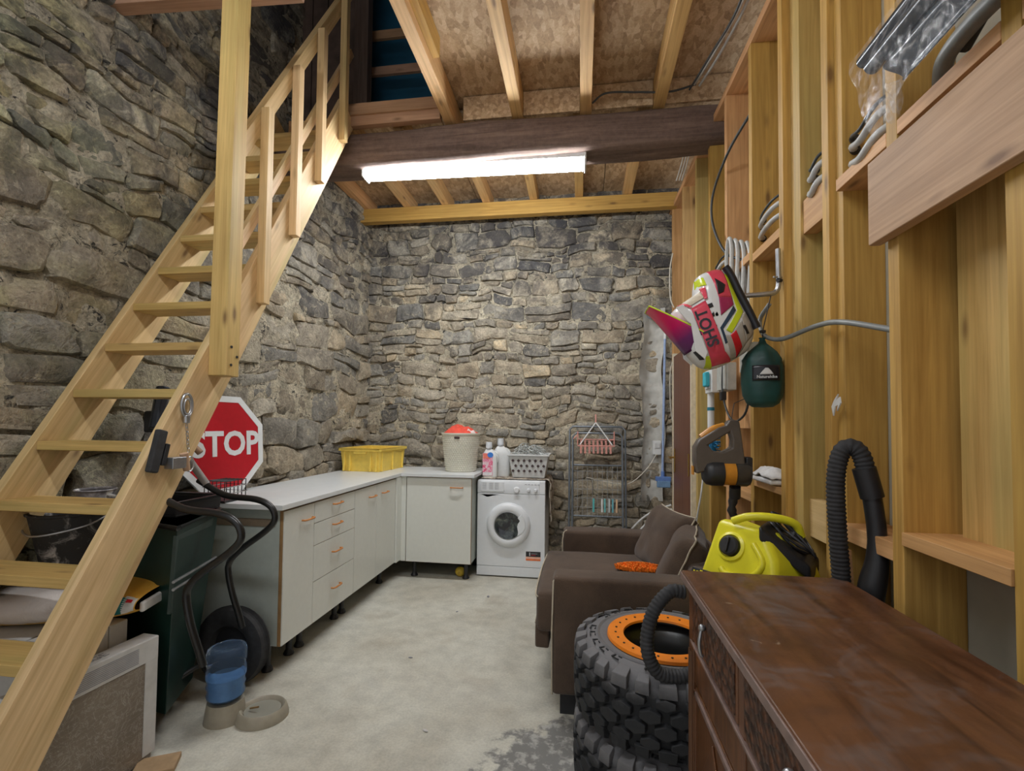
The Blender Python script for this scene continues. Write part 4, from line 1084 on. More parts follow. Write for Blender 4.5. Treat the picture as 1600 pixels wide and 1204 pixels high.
def pillow(name, c, w, h, th, M, label, dent=0.):
    tt = thing(name, label, 'cushion', c)
    def side(s):
        def f(i, j):
            x, y = i*2-1, j*2-1
            k = (1-x**4)*(1-y**4); e = 1-.10*(1-abs(x))*(abs(y)**3)-.0
            px = x*w/2*(1-.10*(1-abs(y)**1.5)*0-.07*(1-y*y)*abs(x)); py = y*h/2*(1-.07*(1-x*x)*abs(y))
            z = s*th/2*max(0, k)**.45+.010*noise.noise(V((x*2.3, y*2.3, s)))
            if dent and y > .2: z -= s*dent*math.exp(-(x/.35)**2)*(y-.2)
            return M @ V((px, py, z))
        return f
    b = MB().grid(side(1), 22, 22).grid(side(-1), 22, 22); b.build('cover', BR, tt, smooth=180)
    rim = []
    for a in range(4):
        for q in range(14):
            u = q/14
            x, y = [(u*2-1, -1), (1, u*2-1), (1-u*2, 1), (-1, 1-u*2)][a]
            px = x*w/2*(1-.07*(1-y*y)*abs(x)); py = y*h/2*(1-.07*(1-x*x)*abs(y)); rim.append(M @ V((px, py, .010*noise.noise(V((x*2.3, y*2.3, 1))))))
    MB().tube(rim, .0048, 6, closed=True).build('piping', PIP, tt, smooth=60)
    return tt
def rotm(az, tilt, spin=0): return Matrix.Rotation(az, 3, 'Z') @ Matrix.Rotation(tilt, 3, 'Y') @ Matrix.Rotation(spin, 3, 'Z')
pillow('back_cushion', (.50, 2.98, .635), .40, .46, .19, rotm(math.radians(14), math.radians(-66)), 'brown back cushion with cream piping, farther of the two on the armchair')
pillow('back_cushion', (.53, 2.64, .605), .38, .44, .19, rotm(math.radians(-14), math.radians(-66)), 'brown back cushion with cream piping, nearer of the two on the armchair')
# orange duster
OR = plain('orange_chenille', (.85, .20, .01), .85, var=.15)
t = thing('duster', 'bright orange chenille duster lying on the armchair seat', 'duster', (.33, 2.73, .522))
b = MB(); rr = random.Random(3)
MB().ell((-.01, 0, .016), (.125, .05, .018), 16, 8).build('pad', OR, t, smooth=180)
for k in range(230):
    a, r_ = rr.uniform(0, 2*PI), rr.random()**.5; x, y = math.cos(a)*r_*.13-.01, math.sin(a)*r_*.055
    d_ = V((x*2, y*3, .5+rr.random())).normalized()*.02; c = V((x, y, .012+.018*(1-r_*r_)))
    b.cyl(c, c+d_, .0052, .0040, 5)
o = b.build('chenille_tufts', OR, t, smooth=60); o['kind'] = 'stuff'
MB().lathe([(.022, 0), (.026, .006), (.026, .02), (.018, .024)], (.135, 0, .012), 14, Matrix.Rotation(1.2, 3, 'Y')).build('green_collar', plain('lime_plastic', (.35, .50, .12), .4), t, smooth=40)

# ================================================================ DOOR in the stud wall
MAH = wood('mahogany_door', (.13, .045, .025), (.24, .10, .06), .45, knots=False)
dr = MB().mm((.800, 3.66, .03), (.828, 4.30, 1.93)).build('door_1', MAH); structure(dr, 'reddish brown door on the right, brass handle')
CRF = plain('cream_frame', (.72, .64, .48), .6)
MB().mm((.795, 4.30, .0), (.835, 4.335, 1.96)).build('door_frame', CRF, dr); MB().mm((.798, 3.625, .0), (.835, 3.655, 1.96)).build('door_frame', CRF, dr)
BRS = plain('brass', (.55, .36, .10), .3, .9)
MB().mm((.792, 4.235, .93), (.799, 4.265, 1.13)).build('handle_plate', BRS, dr, bev=.002)
MB().tube([(.797, 4.25, 1.055), (.745, 4.25, 1.055), (.740, 4.19, 1.055), (.742, 4.13, 1.055)], .008, 8).build('door_handle', BRS, dr, smooth=50)
MB().mm((.792, 3.70, .95), (.799, 3.72, 1.12)).build('hinge', BRS, dr, bev=.002)

# blue mop and wall socket in the corner
BLP = plain('pale_blue_metal', (.30, .40, .62), .4); BLD = plain('blue_plastic', (.12, .22, .50), .45)
t = thing('squeegee', 'pale blue pole with a blue squeegee head standing in the far right corner', 'squeegee', (.735, 4.36, .80))
MB().tube([(.722, 4.40, .86), (.738, 4.36, 2.13)], .0115, 10).build('pole', BLP, t, world=True, smooth=50); MB().tube([(.738, 4.36, 2.10), (.739, 4.358, 2.16)], .013, 10).build('cap', WHITE, t, world=True, smooth=50)
MB().box((.722, 4.37, .855), (.13, .05, .04)).build('head', BLD, t, world=True, bev=.006); MB().box((.725, 4.36, .81), (.115, .035, .06)).build('sponge', plain('sponge_blue', (.16, .28, .45), .9), t, world=True, bev=.008)
MB().cyl((.722, 4.39, .86), (.723, 4.39, .92), .016, n=12).build('socket', BLD, t, world=True)
t = thing('wall_socket', 'white electrical socket box beside the blue squeegee pole', 'socket', (.70, 4.58, 1.12))
MB().box((0, 0, 0), (.075, .06, .13)).build('box', WHITE, t, bev=.006); MB().box((0, -.033, .02), (.05, .006, .045)).build('cover', plain('socket_face', (.62, .63, .62), .4), t, bev=.002)
PC = plain('cream_pvc', (.66, .62, .53), .45); CREAM_CABLE = PC
def cable(pts, r, mat, name, label, cat='cable', n=40, group=None):
    o = MB().tube(bez(pts, n), r, 8).build(name, mat, smooth=60); return tag(o, label, cat, group)
cable([(.69, 4.54, 1.06), (.60, 4.50, .93), (.45, 4.47, .80), (.30, 4.50, .79), (.05, 4.56, .83)], .0045, PC, 'cable', 'thin cream cable drooping from the wall socket behind the clothes airer')
cable([(.80, 4.42, .62), (.66, 4.44, .56), (.54, 4.46, .47), (.42, 4.48, .33)], .009, plain('white_pvc', (.70, .70, .68), .4), 'conduit', 'upper white conduit curving from the corner stud down behind the armchair', 'conduit')
cable([(.80, 4.38, .59), (.69, 4.40, .53), (.57, 4.42, .43), (.47, 4.44, .30)], .009, MATS['white_pvc'], 'conduit', 'lower white conduit curving from the corner stud down behind the armchair', 'conduit')

# ================================================================ conduits and cables in the stud wall
GP = plain('grey_pvc_pale', (.52, .52, .50), .45); GD = plain('dark_cable', (.045, .05, .05), .5); GM2 = plain('mid_grey_pvc', (.22, .23, .22), .45)
def pair(y0, y1, z, label, x=.87, sag=.03):
    t = thing('conduit_loop', label, 'conduit', (x, (y0+y1)/2, z), group=None)
    L = (y1-y0)/2
    for k, (dz, r_, m_) in enumerate(((0, .0105, GP), (-.055, .0115, GP), (.035, .0055, GD))):
        MB().tube(bez([(.03, L+.03, dz+.02), (-.015, L*.75, dz), (-.04, 0, dz-sag), (-.035, -L*.7, dz-.004), (.02, -L-.03, dz+.012)], 24), r_, 8).build('conduit' if k < 2 else 'cable', m_, t, smooth=60)
    for k, dz in enumerate((0, -.055, .035)):
        MB().cyl((.010, L+.004, dz+.008), (.010, L-.001, dz+.008), .017, n=12).build('bored_hole', plain('bored_hole', (.035, .025, .015), .9), t)
pair(1.42, 1.66, 2.23, 'pale conduits and a dark cable bridging the bay left of the wide dusty plank')
pair(1.77, 1.925, 2.27, 'pale conduits and a dark cable looping through the narrow bay above a short block')
pair(2.135, 2.45, 2.30, 'thin pale conduits passing through the bay right of the hanging coil', sag=.01)
pair(2.90, 3.218, 2.31, 'short pale conduit ends in the bay above the helmet', sag=.02)
t = thing('conduit_coil', 'coil of pale grey conduit looped over the diagonal noggin above the helmet', 'conduit', (.86, 2.62, 2.1))
for k in range(4):
    y = 2.58+.035*k; x = .86-.02*k
    MB().tube(bez([(x, y-.02, 1.84), (x-.01, y-.02, 2.0), (x, y-.01, 2.20+.03*k), (x, y+.04, 2.30+.02*k), (x, y+.08, 2.24), (x+.01, y+.06, 2.05), (x, y+.01, 1.86)], 36), .0105, 8).build('loop', GP, t, world=True, smooth=60)
cable([(.90, 2.48, 3.06), (.86, 2.50, 2.95), (.80, 2.72, 2.85), (.775, 2.93, 2.72), (.775, 2.95, 2.55), (.80, 2.80, 2.32), (.85, 2.66, 2.22)], .0075, GD, 'cable', 'dark cable hanging in a long curve from the top plate down to the conduit coil', n=60)
cable([(.80, 2.16, 1.86), (.775, 2.20, 1.80), (.765, 2.13, 1.72), (.775, 1.98, 1.675), (.80, 1.75, 1.68), (.805, 1.60, 1.66), (.84, 1.42, 1.60)], .009, GM2, 'cable', 'thick grey cable swooping from behind the helmet across the studs', n=60)
cable([(.83, 4.44, 1.95), (.800, 4.46, 1.80), (.80, 4.44, 1.5), (.83, 4.45, 1.3)], .006, PC, 'cable', 'thin cream cable bowing out beside the last stud above the door', n=24)
cable([(.82, 4.44, 2.9), (.80, 4.47, 2.75), (.80, 4.45, 2.5), (.83, 4.44, 2.4)], .006, PC, 'cable', 'thin white cable loop high on the last stud', n=24)
cable([(.84, 3.45, 1.0), (.82, 3.44, .85), (.80, 3.5, .6), (.82, 3.5, .3)], .006, MATS['white_pvc'], 'cable', 'white cable hanging between the studs behind the armchair back', n=24)
# overhead cables along the top plate
for k, (dx, dz, m_, lb) in enumerate(((0, 0, GP, 'pale conduit under the ceiling, nearest the top plate'), (-.03, .01, GP, 'pale conduit under the ceiling, farther from the top plate'), (-.06, -.02, GD, 'dark cable sagging under the ceiling beside the pale conduits'))):
    cable([(.80+dx, 1.2, 3.40+dz), (.78+dx, 1.9, 3.41+dz), (.79+dx, 2.3, 3.385+dz-.02*k), (.76+dx, 2.7, 3.41+dz), (.72+dx, 3.02, 3.45+dz)], .0075 if k < 2 else .0065, m_, 'conduit' if k < 2 else 'cable', lb, 'conduit' if k < 2 else 'cable')
cable([(.70, 3.02, 3.46), (.55, 3.06, 3.455), (.35, 3.06, 3.47), (.15, 3.05, 3.475), (.06, 3.07, 3.43)], .006, GD, 'cable', 'dark cable running along the top of the old beam')
for k in range(3): cable([(.74+.02*k, 3.45, 3.43), (.745+.02*k, 3.65, 3.33), (.75+.02*k, 3.9, 3.30)], .0055, MATS['white_pvc'], 'cable', ('leftmost', 'middle', 'rightmost')[k]+' of three thin white cables dropping beside the top plate beyond the old beam', n=12, group='white cables beyond the beam')

# junction boxes and plug leads
GB = plain('grey_box', (.42, .43, .40), .5); 
t = thing('junction_box', 'pale grey junction box behind and below the helmet', 'junction box', (.80, 2.76, 1.60))
MB().box((0, 0, 0), (.05, .16, .15)).build('box', GB, t, bev=.005); MB().box((-.03, 0, 0), (.012, .15, .14)).build('lid', GB, t, bev=.004)
t = thing('junction_box', 'white switch box left of the grey junction box under the helmet', 'junction box', (.79, 3.02, 1.60))
MB().box((0, 0, 0), (.05, .15, .14)).build('box', WHITE, t, bev=.005); MB().box((-.028, 0, 0), (.010, .10, .09)).build('switch', plain('socket_face', ()) if 0 else MATS['socket_face'], t, bev=.003)
t = thing('junction_box', 'grey junction box between the helmet and the green sack', 'junction box', (.81, 2.42, 1.66))
MB().box((0, 0, 0), (.05, .12, .14)).build('box', GB, t, bev=.005); MB().box((-.03, 0, 0), (.012, .11, .13)).build('lid', GB, t, bev=.004)
t = thing('power_lead', 'black power lead with its plug hanging from the grey junction box', 'cable', (.76, 2.70, 1.5))
MB().tube(bez([(.765, 2.72, 1.66), (.762, 2.72, 1.54), (.765, 2.68, 1.44), (.77, 2.60, 1.37), (.775, 2.50, 1.36), (.785, 2.40, 1.42), (.79, 2.36, 1.6)], 36), .0055, 8).build('lead', GD, t, world=True, smooth=60)
MB().box((.762, 2.71, 1.495), (.03, .035, .05)).build('plug', BLACK, t, world=True, bev=.006)
# toilet-brush like white tube with blue bristles
t = thing('bottle_brush', 'white tube brush with blue ring and blue bristle head hanging beside the vacuum cleaner', 'brush', (.79, 3.06, 1.2))
MB().cyl((.79, 3.06, 1.54), (.79, 3.06, 1.25), .020, n=16).build('tube', WHITE, t, world=True, smooth=40); MB().cyl((.79, 3.06, 1.445), (.79, 3.06, 1.425), .022, n=16).build('ring', plain('teal_ring', (.02, .18, .26), .4), t, world=True, smooth=40)
b = MB(); rr = random.Random(8); b.cyl((.79, 3.06, 1.25), (.79, 3.06, 1.13), .028, n=12)
for k in range(90):
    a = rr.uniform(0, 2*PI); z = rr.uniform(1.12, 1.25); d_ = V((math.cos(a), math.sin(a), rr.uniform(-.5, .5)))*.055
    b.cyl(V((.79, 3.06, z)), V((.79, 3.06, z))+d_, .004, .003, 4)
o = b.build('bristles', plain('blue_bristle', (.01, .16, .33), .7), t, world=True)
MB().box((.745, 2.99, 1.61), (.03, .06, .09)).build('cloth_tab', plain('turquoise', (.05, .45, .55), .6), bev=.01)
o = bpy.context.scene.objects['cloth_tab']; tag(o, 'turquoise tag showing just under the helmet peak', 'tag')
t = thing('folded_rag', 'white rag folded on the noggin between the green sack and the stud', 'rag', (.85, 2.30, 1.078))
MB().grid(lambda i, j: (-.05+.11*i, -.13+.26*j, .035+.022*noise.noise(V((i*4, j*5, 1)))+.03*math.sin(PI*i)*math.sin(PI*j)), 14, 18).build('top_layer', plain('rag', (.66, .64, .62), .9), t, smooth=180, solid=.006)
MB().box((0, 0, .014), (.10, .25, .024)).build('fold', MATS['rag'], t, bev=.01)

# steel hook bracket that carries helmet and sack
t = thing('wall_hook', 'bent galvanised steel hook screwed to the stud, carrying the helmet and the sack', 'hook', (.80, 2.11, 2.0))
MB().tube(bez([(.812, 2.10, 2.075), (.813, 2.10, 2.0), (.813, 2.10, 1.925), (.80, 2.10, 1.893), (.76, 2.10, 1.886), (.68, 2.11, 1.884), (.59, 2.12, 1.880)], 40), .0105, 10).build('rod', STEEL, t, world=True, smooth=60)
MB().tube([(.826, 2.10, 1.955), (.79, 2.09, 1.955)], .004, 8).build('screw', STEEL, t, world=True)
MB().cyl((.82, 2.095, 1.94), (.805, 2.085, 1.94), .009, n=10).build('clip', BLACK, t, world=True)

# ================================================================ HELMET
HW = plain('helmet_white', (.76, .77, .76), .22, var=.02); HP_ = plain('helmet_pink', (.72, .075, .12), .22, var=.05); HBK = plain('helmet_black', (.015, .015, .02), .3)
HY = plain('helmet_lime', (.62, .74, .03), .25, var=.03); HNV = plain('helmet_navy', (.03, .06, .10), .25); HG_ = plain('helmet_grey', (.44, .41, .36), .3, var=.06); HMG = plain('helmet_magenta', (.35, .03, .10), .25); HBG = plain('goggle_beige', (.55, .48, .36), .5)
HRD = plain('helmet_red', (.60, .02, .03), .25)
t = thing('motocross_helmet', 'white, pink and lime motocross helmet with a peak hanging upside down on the wall hook', 'helmet', (.560, 2.11, 1.735))
fw, uw = V((-.53, 0, .848)), V((-.848, 0, -.53))
S = .00284
def q(cx, cy):
    px, py = 1010+cx/4.817, 400+cy/4.817
    d = V(((px-1118)*S, 0, (520-py)*S)); return d.dot(fw), d.dot(uw)
sil = [(440, 160), (530, 138), (575, 150), (620, 260), (700, 430), (765, 560), (772, 640), (735, 730), (650, 790), (560, 838), (480, 862), (400, 830), (330, 745), (300, 640), (225, 520), (215, 440), (262, 400), (300, 370), (360, 330), (400, 285), (372, 240), (385, 190)]
silq = [q(*p) for p in sil]
# smooth closed outline in polar form about the centre
cenq = (sum(p[0] for p in silq)/len(silq), sum(p[1] for p in silq)/len(silq))
cenq = (cenq[0]*.8+.0, cenq[1])
def polar(th):
    """distance from centre to outline along th"""
    best = 0; dx, dy = math.cos(th), math.sin(th)
    for i in range(len(silq)):
        ax, ay = silq[i][0]-cenq[0], silq[i][1]-cenq[1]; bx_, by_ = silq[(i+1) % len(silq)][0]-cenq[0], silq[(i+1) % len(silq)][1]-cenq[1]
        ex, ey = bx_-ax, by_-ay; den = dx*ey-dy*ex
        if abs(den) < 1e-12: continue
        tt = (ax*ey-ay*ex)/den; ss = (ax*dy-ay*dx)/den
        if tt > 0 and -1e-9 <= ss <= 1+1e-9: best = max(best, tt)
    return best
NP = 96; RAD = [polar(2*PI*i/NP) for i in range(NP)]
RAD = [(RAD[i-1]+2*RAD[i]+RAD[(i+1) % NP])/4 for i in range(NP)]
def rad(th):
    x = (th/(2*PI)) % 1*NP; i = int(x); f = x-i; return RAD[i % NP]*(1-f)+RAD[(i+1) % NP]*f
HWD = .118
def h3(f_, u_, y): return fw*f_+uw*u_+V((0, y, 0))
def hsurf(f_, u_, out=.0):
    dx, dy = f_-cenq[0], u_-cenq[1]; r_ = math.hypot(dx, dy); th = math.atan2(dy, dx)
    rho = min(.999, r_/rad(th)); y = -HWD*(1-rho**2.6)**(1/2.6)
    return h3(f_, u_, y-out)
def hbody(i, j):
    th = 2*PI*i; ph = (j-.5)*PI; tt = math.sin(ph); tt = math.copysign(abs(tt)**.9, tt)
    tt = max(-.9999, min(.9999, tt)); rho = (1-abs(tt)**2.6)**(1/2.6); r_ = rad(th)*rho
    return h3(cenq[0]+math.cos(th)*r_, cenq[1]+math.sin(th)*r_, HWD*tt)
MB().grid(hbody, 72, 40, cu=True).build('shell', HW, t, smooth=60)
def patch(name, mat, quads, out=.0016, n=12):
    b = MB()
    for Q in quads:
        A, B, C_, D_ = [q(*p) for p in Q]
        def f(i, j):
            a = (A[0]*(1-i)+B[0]*i, A[1]*(1-i)+B[1]*i); c = (D_[0]*(1-i)+C_[0]*i, D_[1]*(1-i)+C_[1]*i)
            return hsurf(a[0]*(1-j)+c[0]*j, a[1]*(1-j)+c[1]*j, out)
        b.grid(f, n, n)
    return b.build(name, mat, t, smooth=60, solid=.001)
patch('chin_panel', HP_, [((445, 168), (535, 142), (590, 380), (497, 380))]); patch('chin_panel_shade', HMG, [((497, 380), (590, 380), (598, 430), (510, 508))])
patch('chin_vent', HBK, [((480, 240), (545, 292), (530, 345), (494, 360))], .004)
patch('lime_stripe', HY, [((548, 200), (580, 215), (668, 472), (622, 470)), ((622, 470), (668, 472), (582, 628), (545, 608)), ((372, 218), (412, 222), (425, 290), (378, 280)), ((425, 780), (455, 775), (485, 858), (438, 850))])
patch('navy_stripe', HNV, [((596, 438), (612, 470), (525, 600), (505, 592)), ((505, 592), (525, 600), (560, 690), (545, 700))])
patch('grey_rear', HG_, [((650, 520), (700, 445), (768, 600), (690, 690)), ((600, 600), (650, 540), (690, 690), (650, 780)), ((540, 640), (575, 640), (650, 780), (600, 800))])
patch('red_flash', HRD, [((575, 640), (610, 608), (665, 715), (642, 785))], .0030)
patch('side_vent', HBK, [((655, 575), (675, 570), (708, 625), (690, 632))], .0034, 6)
patch('logo_band', HP_, [((318, 452), (412, 398), (545, 745), (450, 785)), ((450, 785), (545, 745), (612, 808), (478, 845))], .0032, 16)
patch('small_marks', HBK, [((418, 430), (452, 418), (462, 445), (430, 458)), ((445, 500), (462, 480), (470, 510), (452, 520)), ((465, 580), (482, 570), (488, 600), (478, 606))], .0022, 5)
patch('visor_mount', HBK, [((350, 745), (372, 735), (420, 800), (395, 800))], .0030, 6)
patch('eye_port', HBG, [((262, 400), (392, 318), (412, 372), (315, 432))], .006, 10); patch('eye_port_rim', HP_, [((388, 300), (412, 296), (425, 385), (405, 392)), ((252, 396), (275, 392), (328, 440), (312, 448))], .010, 8)
# lettering along the band: letters read from the crown (S) up to the chin (T)
a_, b_ = q(455, 690), q(372, 470)
mid = q(424, 590); P0 = hsurf(*mid, .0048); xd = (h3(*b_, 0)-h3(*a_, 0)); 
nrm = (hsurf(mid[0]+.02, mid[1])-hsurf(mid[0]-.02, mid[1])).cross(hsurf(mid[0], mid[1]+.02)-hsurf(mid[0], mid[1]-.02)); nrm = nrm if nrm.y < 0 else -nrm
o = text('lettering', 'SHOT', .062, HBK, t, placeM(P0, xd, nrm.cross(xd)), bold=.0014, sx=.98)
# padding round the neck opening
edge = [(560, 150), (600, 215), (650, 330), (710, 455), (768, 585)]
for s in (-1, 0, 1):
    pts = [h3(*q(x_, y_), 0)+V((0, s*.075, 0)) for x_, y_ in edge]; MB().tube(bez(pts, 24), .016, 8).build('neck_roll', HBK, t, smooth=60)
# peak
PKM = NT('peak_pink'); pp = PKM.coord('Object'); dd = PKM.n('ShaderNodeVectorMath', operation='DOT_PRODUCT', i_0=pp, i_1=tuple(fw)).outputs['Value']
PKM.base(PKM.ramp(PKM.maprange(dd, -.06, .24), [(0., (.03, .01, .05)), (.32, (.16, .01, .13)), (.55, (.66, .0, .12)), (1., (.80, .02, .08))])); PKM.rough(.2); PKM = PKM.m
Pt = [(55, 400), (205, 470), (310, 535), (348, 690), (338, 752), (262, 690), (190, 595), (120, 490)]
def peak(i, j):
    # j along forward, i across the width
    a = V((*q(330, 740), 0)); b2 = V((*q(60, 402), 0)); c = a.lerp(b2, j); x = i*2-1
    wd = .112*(1-.42*j*j)
    drop = -.080*(x*x)*(1-.97*j)-.025*(abs(x)**4)*(1-j)
    return h3(c.x, c.y+.004, 0)+uw*(drop+.006)+V((0, x*wd, 0))
MB().grid(peak, 28, 20).build('peak', PKM, t, smooth=60, solid=.004)
MB().tube([peak(i/28, 1) for i in range(29)], .0035, 6).build('peak_edge', HY, t, smooth=60)
for s in (0, 1): MB().tube([V(peak(s, i/12)) for i in range(13)], .0032, 6).build('peak_edge', HY, t, smooth=60)
for s in (-1, 1):
    pts = [(215, 445), (262, 425), (330, 500), (425, 760), (405, 805), (345, 750), (315, 560), (290, 540)]
    MB().prism([q(*p) for p in pts], -.006*s, V((0, s*.112, 0)), fw, uw).build('peak_arm', HW, t, bev=.002)

# ================================================================ GREEN STUFF SACK
GS = plain('green_nylon', (.010, .060, .052), .55, var=.35, scale=7, bump=.25)
t = thing('stuff_sack', 'dark green drawstring stuff sack with a black label hanging from the hook', 'bag', (.748, 2.10, 1.41))
sp_ = [(0, .0), (.04, .003), (.062, .018), (.077, .05), (.082, .10), (.081, .16), (.074, .20), (.058, .228), (.036, .250), (.016, .268), (.010, .285), (.014, .292)]
def sackf(i, j):
    x = j*(len(sp_)-1); k = min(int(x), len(sp_)-2); f_ = x-k
    r_ = sp_[k][0]*(1-f_)+sp_[k+1][0]*f_; z = sp_[k][1]*(1-f_)+sp_[k+1][1]*f_; a = 2*PI*i
    r_ *= 1+.05*noise.noise(V((math.cos(a)*2, math.sin(a)*2, z*9)))+(.07*math.sin(a*7+1) if z > .19 else 0)
    return (r_*math.cos(a), r_*math.sin(a)*.86, z)
MB().grid(sackf, 48, 33, cu=True).build('body', GS, t, smooth=180)
def onbag(dx, z, out): 
    r_ = .0815+out; a = -PI/2-.12+dx/r_; return (r_*math.cos(a), r_*.86*math.sin(a)-.001, z)
MB().grid(lambda i, j: onbag(-.055+.11*i, .108+.062*j, .0035), 16, 6).build('label_patch', HBK, t, smooth=60, solid=.001)
LG = plain('label_grey', (.62, .63, .62), .6)
MB().grid(lambda i, j: onbag((-.026+.052*i)*(1-.8*j**1.2), .132+.026*j, .0052), 12, 6).build('mountain_logo', LG, t, smooth=60, solid=.0008)
pa = V(onbag(0, .122, .0062)); o = text('lettering', 'Naturehike', .0165, LG, t, placeM(pa, V(onbag(.02, .122, .006))-V(onbag(-.02, .122, .006)), (0, 0, 1)), ext=.0003, bold=.0003)
MB().tube([(0, 0, .285), (.004, .0, .33), (.035, .0, .47)], .0022, 6).build('cord', BLACK, t, smooth=60); MB().box((0, -.004, .318), (.024, .012, .012)).build('cord_lock', BLACK, t, bev=.003)

# ================================================================ HAND VACUUM on the stud
VG = plain('vacuum_brown', (.105, .085, .070), .38, var=.08); VO = plain('vacuum_orange', (.60, .25, .03), .3); VS = plain('smoked_plastic', (.05, .045, .04), .15)
t = thing('hand_vacuum', 'brown and orange cordless hand vacuum hanging on the stud wall below the helmet', 'vacuum cleaner', (.64, 2.26, 1.12))
MB().lathe([(0, 0), (.035, .002), (.052, .015), (.058, .04), (.058, .085)], (-.095, 0, 0), 28, Matrix.Rotation(PI/2, 3, 'Y')).build('motor', BLACK, t, smooth=40)
MB().lathe([(.054, 0), (.054, .052)], (-.012, 0, 0), 28, Matrix.Rotation(PI/2, 3, 'Y')).build('orange_filter', VO, t, smooth=40)
MB().lathe([(.056, 0), (.056, .05), (.048, .062), (.02, .066), (0, .066)], (.042, 0, -.002), 28, Matrix.Rotation(PI/2, 3, 'Y')).build('dust_cup', VS, t, smooth=40)
outer = [(-.125, -.005), (-.135, .05), (-.135, .115), (-.115, .150), (-.03, .205), (.0, .215), (.018, .240), (.058, .238), (.070, .15), (.082, .05), (.082, .02), (-.08, .01)]
inner = [(-.075, .125), (.018, .185), (.028, .150), (.025, .115), (-.015, .095), (-.055, .100)]
# body with a hand hole: two side rings bridged
def frame_plate(name, outer, inner, th, mat):
    bm_ = bmesh.new(); 
    vo = [bm_.verts.new((x, -th/2, z)) for x, z in outer]; vi = [bm_.verts.new((x, -th/2, z)) for x, z in inner]
    eo = [bm_.edges.new((vo[i], vo[(i+1) % len(vo)])) for i in range(len(vo))]; ei = [bm_.edges.new((vi[i], vi[(i+1) % len(vi)])) for i in range(len(vi))]
    bmesh.ops.triangle_fill(bm_, edges=eo+ei, use_beauty=True)
    r_ = bmesh.ops.extrude_face_region(bm_, geom=list(bm_.faces)); bmesh.ops.translate(bm_, verts=[g for g in r_['geom'] if isinstance(g, bmesh.types.BMVert)], vec=(0, th, 0))
    b = MB(); idx = {v: i for i, v in enumerate(bm_.verts)}; b.add([v.co.copy() for v in bm_.verts], [[idx[v] for v in f.verts] for f in bm_.faces]); bm_.free()
    return b.build(name, mat, t, bev=.009, seg=3)
frame_plate('body', outer, inner, .058, VG)
MB().tube(bez([(-.10, 0, .158), (-.05, 0, .195), (.0, 0, .212)], 12), .017, 10).build('orange_grip', VO, t, smooth=60)
MB().box((.10, .0, .03), (.03, .05, .09)).build('rear_clip', BLACK, t, bev=.008); MB().box((-.137, 0, .01), (.008, .03, .04)).build('orange_button', VO, t, bev=.003)
MB().tube([(.03, 0, .235), (.08, .12, .32), (.185, .21, .36)], .002, 5).build('hanging_wire', GD, t)
MB().tube([(.045, .0, -.06), (.05, .02, -.11)], .024, 14).build('neck', BLACK, t, smooth=50)
MB().tube(bez([(.045, .02, -.11), (.04, .03, -.17), (.055, .03, -.21), (.065, .035, -.25)], 10), .019, 12, rfun=lambda u: .018+.004*math.sin(u*22)).build('crevice_tool', BLACK, t, smooth=50)

